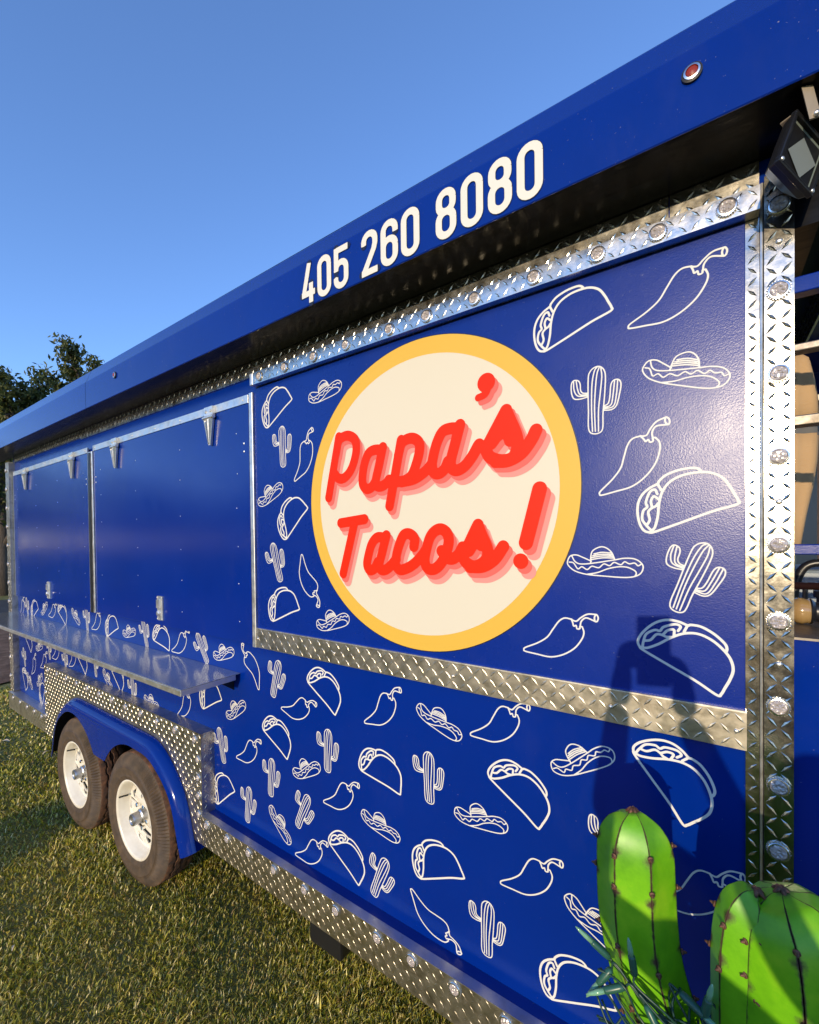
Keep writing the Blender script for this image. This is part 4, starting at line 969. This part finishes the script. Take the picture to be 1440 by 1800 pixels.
sb = MB(); sb.lathe([(0.0016, -0.002), (0.0034, 0.0), (0.0038, 0.004), (0.0036, 0.018), (0.0030, 0.020)], (0, 0, 0), 10, 0, 'z')
sb.lathe([(0.0026, 0.0195), (0.0026, 0.028), (0.0018, 0.035), (0.0005, 0.0395)], (0, 0, 0), 10, 1, 'z')
MINI = sb.mesh('mini_bulb', [M['socket'], M['minibulb']], True)
bulbs = [((-0.122, -0.318, 1.000), (-0.75, -0.2, 0.55)), ((-0.086, -0.330, 1.005), (-0.12, -0.15, 1)), ((-0.118, -0.325, 0.988), (-0.55, -0.3, -0.8)), ((-0.100, -0.332, 0.980), (-0.85, -0.3, -0.45)),
         ((-0.070, -0.335, 0.972), (0.6, -0.3, -0.75)), ((-0.045, -0.330, 0.955), (0.65, -0.3, -0.7)), ((-0.030, -0.325, 1.005), (0.85, -0.2, -0.3)), ((-0.004, -0.330, 0.998), (0.15, -0.2, 1)),
         ((-0.010, -0.330, 0.945), (0.8, -0.4, 0.1)), ((-0.024, -0.332, 0.925), (-0.8, -0.4, -0.1)), ((0.000, -0.325, 0.925), (0.4, -0.4, -0.85)), ((0.012, -0.338, 0.965), (-0.3, -0.5, 0.8)), ((-0.03, -0.33, 0.90), (-0.4, -0.4, 0.9)), ((0.02, -0.345, 0.91), (0.7, -0.4, 0.4))]
for p, d in bulbs:
    o = share('mini_bulb', MINI, SLT, so_(p)); o.rotation_euler = Vector(d).normalized().to_track_quat('Z', 'Y').to_euler(); o.scale = (1.4, 1.4, 1.4)
    q = Vector(p)-Vector(d).normalized()*0.003; e = Vector((rng.uniform(-.02, .0), -0.32, rng.uniform(0.93, 0.965)))
    wire([q, q-Vector(d).normalized()*0.012+Vector((0, -.004, 0)), (q+e)/2+Vector((0, -.008, rng.uniform(-.01, .01))), e])

# ---------------------------------------------------------------- things in and behind the open end
UM = empty('patio_umbrella', (0.168, 0.42, 0.40))
tag(UM, 'folded tan fabric patio umbrella with one grey band behind the corner post', 'umbrella')
m = mat('tan_canvas', (0.42, 0.28, 0.15), 0.9, spec=0.2); M['canvas'] = m; bump(m, noise(m, 60, 3, stretch=(1, 1, 6)), 0.3, 0.003)
M['grey_band'] = mat('grey_canvas_band', (0.11, 0.11, 0.11), 0.9)
def umb_ring(z, r, n=28): return [(r*(1+0.10*math.sin(7*a))*math.cos(a), r*(1+0.10*math.sin(7*a))*math.sin(a), z-0.40) for a in [2*math.pi*k/n for k in range(n)]]
mb = MB(); prof = [(2.065, 0.006), (2.060, 0.022), (2.045, 0.036), (2.00, 0.044), (1.95, 0.050), (1.888, 0.052)]
mb.rings([umb_ring(z, r) for z, r in prof], 0); mb.build('upper_canopy', M['canvas'], UM, smooth=True)
mb = MB(); mb.rings([umb_ring(z, r) for z, r in [(1.888, 0.0524), (1.862, 0.0520)]], 0, True, False); mb.build('canopy_band', M['grey_band'], UM, smooth=True)
mb = MB(); mb.rings([umb_ring(z, r) for z, r in [(1.862, 0.0515), (1.80, 0.049), (1.74, 0.042), (1.67, 0.030), (1.58, 0.018)]], 0); mb.build('lower_canopy', M['canvas'], UM, smooth=True)
mb = MB(); mb.tube([(0, 0, 0), (0, 0, 1.668)], 0.010, 12); mb.build('pole', M['black'], UM)

M['wood'] = mat('dark_stained_wood', (0.045, 0.022, 0.012), 0.7); vary(M['wood'], (0.022, 0.011, 0.007), (0.075, 0.036, 0.018), 14, 6, (6, 6, 0.6))
SH = empty('wooden_shed', (2.3, 9.0, 0)); tag(SH, 'dark brown wooden shed seen through the trailer opening', 'shed')
for k in range(18):
    mb = MB(); mb.box(-0.75+k*0.16, -0.75+k*0.16+0.152, 0.0, 0.03, 0.0, 3.3); mb.build('plank', M['wood'], SH)
mb = MB(); mb.box(-0.76, 2.14, 0.03, 2.2, 0, 3.3); mb.build('shed_body', M['wood'], SH)
mb = MB(); mb.add([(-0.95, -0.25, 3.25), (2.35, -0.25, 3.25), (2.35, 1.1, 3.75), (-0.95, 1.1, 3.75), (-0.95, 2.45, 3.25), (2.35, 2.45, 3.25)], [(0, 1, 2, 3), (3, 2, 5, 4), (0, 3, 4), (1, 5, 2)]); mb.build('roof', M['under'], SH)

# equipment on the counter at the open end
M['greycab'] = mat('blue_grey_enamel', (0.16, 0.20, 0.24), 0.35)
EQ = empty('equipment_case', (0.42, 0.62, 1.20)); tag(EQ, 'blue grey equipment case with a black handle hoop behind the blue rail', 'equipment case')
mb = MB(); mb.box(-0.24, 0.30, 0.0, 0.30, -0.80, 0.325); mb.build('case_body', M['greycab'], EQ, bevel=0.01)
mb = MB(); mb.tube(catmull([(-0.225, -0.03, 0.17), (-0.222, -0.03, 0.27), (-0.20, -0.03, 0.335), (-0.15, -0.03, 0.345), (-0.10, -0.03, 0.325), (-0.07, -0.03, 0.26), (-0.065, -0.03, 0.17)], 5), 0.011, 10); mb.build('handle', M['black'], EQ, smooth=True)
PI_ = empty('copper_pipe', (0.3, 0.30, 1.507)); tag(PI_, 'dark copper pipe running level above the porch counter', 'pipe')
mb = MB(); mb.tube([(-0.15, 0, 0), (0.9, 0, 0)], 0.0085, 12); M['pipe'] = mat('dark_copper', (0.20, 0.09, 0.05), 0.3, 0.9); mb.build('tube', M['pipe'], PI_, smooth=True)
for x in (-0.12, 0.5):
    mb = MB(); mb.tube([(x, 0, -0.085), (x, 0, 0.008)], 0.005, 8); mb.build('standoff', M['black'], PI_)
LA = empty('bulb_lamp', (0.155, 0.16, 1.443)); tag(LA, 'amber bulb lamp lying on its side on the porch counter', 'lamp')
M['bulbglass'] = mat('amber_bulb_glass', (0.30, 0.19, 0.07), 0.12, spec=0.6, coat=0.5)
mb = MB(); mb.lathe([(0.004, -0.024), (0.018, -0.020), (0.025, -0.008), (0.0265, 0.0), (0.024, 0.007), (0.0245, 0.012)], (0, 0, 0.026), 24, axis='x'); mb.build('bulb', M['bulbglass'], LA, smooth=True)
mb = MB(); mb.lathe([(0.0245, 0.0115), (0.0255, 0.014), (0.019, 0.020), (0.019, 0.052), (0.022, 0.053), (0.022, 0.072), (0.015, 0.075)], (0, 0, 0.026), 24, axis='x'); mb.build('socket', M['black'], LA, smooth=True, angle=30)
VA = empty('valve_fitting', (0.205, 0.24, 1.443)); tag(VA, 'black upright valve fitting standing behind the bulb lamp', 'valve')
mb = MB(); mb.lathe([(0.020, 0.0), (0.020, 0.022), (0.016, 0.024), (0.016, 0.045), (0.021, 0.047), (0.021, 0.060), (0.010, 0.062)], (0, 0, 0), 18, axis='z'); mb.build('valve_body', M['black'], VA, smooth=True, angle=30)
mb = MB(); mb.tube([(0.0, -0.02, 0.035), (0.05, -0.035, 0.035)], 0.005, 8); mb.build('lever', M['chrome'], VA)

# ---------------------------------------------------------------- trees
def leaf_mat(name, a, b_, c):
    m = mat(name, a, 0.5, spec=0.35); n, l, p = nodes(m)
    at = n.new('ShaderNodeAttribute'); at.attribute_name = 'leaf'
    r = n.new('ShaderNodeValToRGB'); e = r.color_ramp.elements; e.new(0.5)
    for k, (pos, col) in enumerate(((0, a), (0.6, b_), (1, c))): e[k].position = pos; e[k].color = (*col, 1)
    l.new(at.outputs['Fac'], r.inputs['Fac']); l.new(r.outputs['Color'], p.inputs['Base Color'])
    t = n.new('ShaderNodeBsdfTranslucent'); l.new(r.outputs['Color'], t.inputs['Color']); mx = n.new('ShaderNodeMixShader'); mx.inputs[0].default_value = 0.3
    l.new(p.outputs[0], mx.inputs[1]); l.new(t.outputs[0], mx.inputs[2]); l.new(mx.outputs[0], n['Material Output'].inputs['Surface'])
    return m
M['leaf'] = leaf_mat('oak_leaves', (0.045, 0.062, 0.016), (0.095, 0.110, 0.026), (0.20, 0.17, 0.045))
M['bark'] = mat('grey_bark', (0.07, 0.055, 0.042), 0.9); vary(M['bark'], (0.035, 0.027, 0.02), (0.11, 0.085, 0.065), 9, 7, (5, 5, 0.8)); bump(M['bark'], noise(M['bark'], 14, 6, 0.7, stretch=(4, 4, 0.6)), 0.8, 0.03)

def tree_meshes(seed, H, spread, nleaf, leaf, first=0.3, crown_shape=1.0):
    rng = np.random.default_rng(seed); mb = MB(); tips = []
    trunk = [np.array((0, 0, 0.0))]
    for k in range(1, 7): trunk.append(np.array((rng.normal(0, .02)*H*k/6, rng.normal(0, .02)*H*k/6, H*0.80*k/6)))
    mb.tube(trunk, [H*0.030*(1-0.85*k/6) for k in range(7)], 9)
    nb = 13
    for i in range(nb):
        f = first+(0.97-first)*i/(nb-1); seg = f*6; k = min(int(seg), 5); p0 = trunk[k]+(trunk[k+1]-trunk[k])*(seg-k)
        az = i*2.4+rng.uniform(-.4, .4); ln = spread*(1.0-0.62*((f-first)/(1-first))**1.3)*rng.uniform(0.7, 1.1)
        el = rng.uniform(0.25, 0.75)+0.35*f
        d = np.array((math.cos(az)*math.cos(el), math.sin(az)*math.cos(el), math.sin(el)))
        path = [p0]
        for s in range(1, 5): path.append(p0+d*ln*s/4+np.array((0, 0, 0.05*ln*math.sin(s*1.2)))+rng.normal(0, .05, 3)*ln*0.5)
        mb.tube(path, [H*0.013*(1-f*0.5)*(1-0.8*s/4) for s in range(5)], 6)
        for s in range(1, 5):
            for q in range(4):
                d2 = d*0.4+rng.normal(0, 0.6, 3); d2 /= np.linalg.norm(d2); l2 = ln*rng.uniform(0.22, 0.48)*(1-0.10*s)
                e = path[s]+d2*l2; mb.tube([path[s], (path[s]+e)/2+rng.normal(0, .04, 3)*l2, e], [H*0.0042, H*0.003, H*0.0012], 4)
                tips += [e, (path[s]*0.45+e*0.55), e+rng.normal(0, .12, 3)*l2]
    wood = mb.mesh('trunk', M['bark'], True)
    tips = np.array(tips); w = rng.random(len(tips))**1.5+0.12; w /= w.sum()
    c = tips[rng.choice(len(tips), nleaf, p=w)]+rng.normal(0, 1, (nleaf, 3))*np.array((.050, .050, .040))*spread
    V = np.zeros((nleaf, 4, 3), np.float32)
    a = rng.normal(0, 1, (nleaf, 3)); a /= np.linalg.norm(a, axis=1)[:, None]; b_ = np.cross(a, rng.normal(0, 1, (nleaf, 3))); b_ /= np.linalg.norm(b_, axis=1)[:, None]
    s = leaf*rng.uniform(0.6, 1.3, (nleaf, 1))
    V[:, 0] = c-a*s; V[:, 1] = c+b_*s*0.42; V[:, 2] = c+a*s; V[:, 3] = c-b_*s*0.42
    me = bpy.data.meshes.new('crown'); me.vertices.add(nleaf*4); me.vertices.foreach_set('co', V.reshape(-1)); me.loops.add(nleaf*4); me.loops.foreach_set('vertex_index', np.arange(nleaf*4, dtype=np.int32))
    me.polygons.add(nleaf); me.polygons.foreach_set('loop_start', np.arange(nleaf, dtype=np.int32)*4); me.update(calc_edges=True)
    at = me.attributes.new('leaf', 'FLOAT', 'POINT'); at.data.foreach_set('value', np.repeat(np.clip(rng.beta(1.6, 2.4, nleaf), 0, 1), 4).astype(np.float32))
    me.materials.append(M['leaf'])
    top = max(float(V[:, :, 2].max()), 0.1)
    return wood, me, top
TM = [tree_meshes(3, 7.0, 2.7, 10500, 0.078, 0.24), tree_meshes(8, 7.0, 2.3, 7500, 0.078, 0.30), tree_meshes(21, 7.0, 3.0, 26000, 0.085, 0.12)]
def tree(x, y, kind, height, rz, label, group=None, wide=1.0):
    sc = height/TM[kind][2]
    t = empty('tree', (x, y, 0)); t.rotation_euler = (0, 0, rz); t.scale = (sc*wide, sc*wide, sc)
    tag(t, label, 'tree', group)
    share('trunk', TM[kind][0], t); share('crown', TM[kind][1], t)
    return t
tree(-18.6, 3.0, 0, 7.7, 0.3, 'broad oak tree at the left edge of the picture above the awning')
tree(-20.0, 5.5, 1, 9.5, 1.9, 'loose crowned tree whose top branch rises alone above the blue fascia', wide=0.8)
tree(-23.5, 4.4, 2, 7.6, 2.5, 'dense low branched tree behind the other two on the left')
tree(-27.0, 1.8, 2, 8.0, 0.9, 'dark bushy tree farthest back beyond the road')
tree(-22.0, 1.7, 2, 5.2, 4.1, 'low bushy tree beyond the road beside the trailer corner')
tree(2.2, 11.5, 1, 6.6, 0.7, 'leafy tree seen through the trailer opening on the right')
tree(3.3, 14.5, 2, 6.4, 2.2, 'dense tree behind the umbrella seen past the corner post')
rq = random.Random(9)
for k in range(17):
    az = RAD(93+k*3.6); dd = rq.uniform(40, 52)         # heading left of +y, round the far side of the lawn
    tree(-dd*math.sin(az), -1+dd*math.cos(az), (0, 2)[k % 2], rq.uniform(6.5, 9.5), k*1.3, 'far tree at the lawn edge mirrored in the hatch doors', 'trees mirrored in the hatch doors')
# the row of trees the trailer faces, seen only as its reflection
G = 'trees across the field mirrored in the trailer wall'
rngt = random.Random(5)
for k in range(26):
    x = -70+k*5.6+rngt.uniform(-1.5, 1.5)
    hh = rngt.uniform(8.5, 11.5) if not -8 < x < 13 else rngt.uniform(6.6, 7.7)
    tree(x, -52+rngt.uniform(-4, 4), 2 if k % 2 else 0, hh, rngt.uniform(0, 6), 'tree across the field mirrored low in the blue wall', G, wide=0.85 if not -8 < x < 13 else 1.0)

# unseen bush, added only to cast a soft shadow beside the rear wheel
BU = empty('added_shrub', (-2.95, -3.05, 0)); tag(BU, 'unseen low bush added to cast the soft shadow beside the rear wheel', 'added_shrub')
rg = np.random.default_rng(4); nl = 9000
mb = MB()
for k in range(12):
    a = k*0.52; mb.tube([(0, 0, 0), (0.1*math.cos(a), 0.1*math.sin(a), 0.22), (0.2*math.cos(a), 0.2*math.sin(a), 0.40)], [0.010, 0.007, 0.003], 5)
mb.build('stem', M['bark'], BU)
c = rg.normal(0, 1, (nl, 3)); c /= np.linalg.norm(c, axis=1)[:, None]; c *= (rg.random((nl, 1))**0.4); c = c*np.array((0.36, 0.30, 0.26))+np.array((0, 0, 0.29))
a = rg.normal(0, 1, (nl, 3)); a /= np.linalg.norm(a, axis=1)[:, None]; b2 = np.cross(a, rg.normal(0, 1, (nl, 3))); b2 /= np.linalg.norm(b2, axis=1)[:, None]
V = np.stack([c-a*.022, c+b2*.010, c+a*.022, c-b2*.010], 1)
me = bpy.data.meshes.new('foliage'); me.from_pydata([tuple(p) for p in V.reshape(-1, 3)], [], [(4*i, 4*i+1, 4*i+2, 4*i+3) for i in range(nl)]); me.materials.append(M['leaf'])
at = me.attributes.new('leaf', 'FLOAT', 'POINT'); at.data.foreach_set('value', np.repeat(rg.random(nl), 4).astype(np.float32))
share('foliage', me, BU)

# pale fallen leaves on the lawn
M['dry'] = mat('pale_dry_leaf', (0.55, 0.45, 0.30), 0.8)
for k, (x, y, s, rz, lab) in enumerate(((-4.66, -0.02, 0.085, 0.4, 'long pale dry leaf lying on the lawn left of the rear wheel'), (-4.15, 0.10, 0.05, 1.9, 'small dry leaf on the lawn near the skirt end'), (-2.25, -0.52, 0.025, 2.7, 'tiny straw coloured leaf on the lawn in front of the front wheel'))):
    mb = MB(); st = []
    for i in range(7):
        t = i/6; w = s*0.16*math.sin(math.pi*(0.08+0.86*t)); st.append([(s*(t-.5), -w, 0.008*math.sin(3*t)+w*0.5), (s*(t-.5), 0, 0.008*math.sin(3*t)), (s*(t-.5), w, 0.008*math.sin(3*t)+w*0.5)])
    mb.rings(st, 0, False, False); o = mb.build('fallen_leaf', M['dry'], smooth=True); o.location = (x, y, 0.034); o.rotation_euler = (0.1, -0.1, rz); tag(o, lab, 'leaf')

# ---------------------------------------------------------------- the photographer, whose shadow falls on the wall
def skin_body(name, verts, edges, radii, root, material, parent, lev=2):
    me = bpy.data.meshes.new(name); me.from_pydata(verts, edges, []); me.materials.append(material)
    o = bpy.data.objects.new(name, me); link(o, parent)
    o.modifiers.new('skin', 'SKIN'); me.skin_vertices or None
    if not me.skin_vertices: 
        bm = bmesh.new(); bm.from_mesh(me); bm.verts.layers.skin.verify(); bm.to_mesh(me); bm.free()
    for i, r in enumerate(radii):
        sv = me.skin_vertices[0].data[i]; sv.radius = (r, r) if not isinstance(r, tuple) else r; sv.use_root = (i == root)
    su = o.modifiers.new('sub', 'SUBSURF'); su.levels = lev; su.render_levels = lev
    for p in me.polygons: p.use_smooth = True
    return o
PE = empty('person', (0.30, -1.47, 0)); tag(PE, 'person in dark shirt holding up a phone, shadow falling on the wall', 'person')
px_, py_ = 0.30, -1.47
M['shirt'] = mat('dark_shirt', (0.03, 0.035, 0.045), 0.85); M['skin'] = mat('skin', (0.45, 0.26, 0.18), 0.55); M['hair'] = mat('dark_hair', (0.02, 0.014, 0.01), 0.6); M['jeans'] = mat('jeans', (0.04, 0.06, 0.12), 0.85)
def pp_(p): return (p[0]-px_, p[1]-py_, p[2])
JV = [('pelvis', (0.30, -1.47, 0.74), (0.125, 0.095)), ('belly', (0.30, -1.47, 0.90), (0.115, 0.088)), ('chest', (0.30, -1.46, 1.08), (0.135, 0.098)), ('neck', (0.30, -1.46, 1.22), 0.050), ('head0', (0.295, -1.44, 1.285), 0.058), ('head1', (0.29, -1.43, 1.355), 0.078), ('head2', (0.29, -1.435, 1.42), 0.070), ('head3', (0.29, -1.44, 1.465), 0.030),
      ('ls', (0.155, -1.455, 1.165), 0.056), ('le', (-0.080, -1.26, 1.235), 0.036), ('lw', (-0.072, -1.035, 1.440), 0.024), ('rs', (0.445, -1.455, 1.165), 0.056), ('re', (0.170, -1.25, 1.245), 0.036), ('rw', (0.048, -1.035, 1.440), 0.024),
      ('lh', (0.215, -1.47, 0.68), 0.088), ('lk', (0.205, -1.44, 0.38), 0.056), ('la', (0.20, -1.47, 0.07), 0.038), ('lt', (0.19, -1.33, 0.035), 0.032), ('rh', (0.385, -1.47, 0.68), 0.088), ('rk', (0.40, -1.44, 0.38), 0.056), ('ra', (0.405, -1.47, 0.07), 0.038), ('rt', (0.415, -1.33, 0.035), 0.032)]
nm_ = [j[0] for j in JV]
ED = [(nm_.index(a), nm_.index(c)) for a, c in (('pelvis', 'belly'), ('belly', 'chest'), ('chest', 'neck'), ('neck', 'head0'), ('head0', 'head1'), ('head1', 'head2'), ('head2', 'head3'), ('chest', 'ls'), ('ls', 'le'), ('le', 'lw'), ('chest', 'rs'), ('rs', 're'), ('re', 'rw'), ('pelvis', 'lh'), ('lh', 'lk'), ('lk', 'la'), ('la', 'lt'), ('pelvis', 'rh'), ('rh', 'rk'), ('rk', 'ra'), ('ra', 'rt'))]
body = skin_body('body', [pp_(j[1]) for j in JV], ED, [j[2] for j in JV], 0, M['shirt'], PE)
# skin, shirt and trousers by height on the one continuous body
n_, l_, p_ = nodes(M['shirt']); tcx = n_.new('ShaderNodeTexCoord'); sx_ = n_.new('ShaderNodeSeparateXYZ'); l_.new(tcx.outputs['Object'], sx_.inputs[0])
l_.new(ramp(M['shirt'], maprange(M['shirt'], sx_.outputs['Z'], 0.0, 1.5, 0, 1), [(0.0, (0.02, 0.02, 0.02)), (0.055, (0.02, 0.02, 0.02)), (0.056, (0.04, 0.06, 0.12)), (0.50, (0.04, 0.06, 0.12)), (0.501, (0.03, 0.035, 0.045)), (0.815, (0.03, 0.035, 0.045)), (0.82, (0.45, 0.26, 0.18)), (1.0, (0.45, 0.26, 0.18))]), p_.inputs['Base Color'])
# hands: palm and fingers, closed round the phone
def hand(side, wrist, palm, fingers, thumb):
    V = [wrist, palm]; E = [(0, 1)]; R = [0.023, (0.022, 0.016)]
    for chain in fingers+[thumb]:
        last = 1
        for q, r in chain: V.append(q); E.append((last, len(V)-1)); R.append(r); last = len(V)-1
    return skin_body('hand', [pp_(v) for v in V], E, R, 0, M['skin'], PE, 2)
hand('l', (-0.072, -1.035, 1.440), (-0.066, -1.012, 1.500), [[((-0.066, -0.995, 1.500+0.012*k+0.02), 0.0095), ((-0.050, -0.988, 1.503+0.014*k+0.02), 0.0085), ((-0.030, -0.990, 1.505+0.014*k+0.02), 0.0075)] for k in range(4)], [((-0.060, -1.028, 1.520), 0.010), ((-0.046, -1.034, 1.545), 0.0085)])
hand('r', (0.048, -1.035, 1.440), (0.040, -1.015, 1.500), [[((0.040, -0.995, 1.490+0.012*k+0.01), 0.0095), ((0.026, -0.988, 1.492+0.014*k+0.01), 0.0085), ((0.006, -0.990, 1.494+0.014*k+0.01), 0.0075)] for k in range(4)], [((0.034, -1.030, 1.520), 0.010), ((0.016, -1.036, 1.540), 0.0085)])
hr = MB(); hr.lathe([(0.070, -0.055), (0.084, -0.02), (0.085, 0.02), (0.070, 0.055), (0.040, 0.078), (0.008, 0.086)], (-0.01, 0.012, 1.405), 20, axis='z'); hr.build('hair', M['hair'], PE, smooth=True)
fc = MB()
fc.lathe([(0.004, 0.012), (0.011, 0.006), (0.013, -0.004)], (-0.01, 0.112, 1.345), 10); fc.build('nose', M['skin'], PE, smooth=True)
# phone, its back a few millimetres behind the lens
PH = empty('phone', (0, -1, 1.62)); tag(PH, 'slim dark phone held upright in both hands above the cactus', 'phone')
PH.rotation_euler = cam.rotation_euler; PH.matrix_world = cam.matrix_world.copy()
mb = MB(); mb.box(-0.052, 0.016, -0.130, 0.012, 0.008, 0.016); mb.build('phone_body', M['black'], PH, bevel=0.003)
mb = MB(); mb.box(-0.050, 0.014, -0.127, 0.009, 0.0161, 0.0166); mb.build('screen', M['lampglass'], PH)
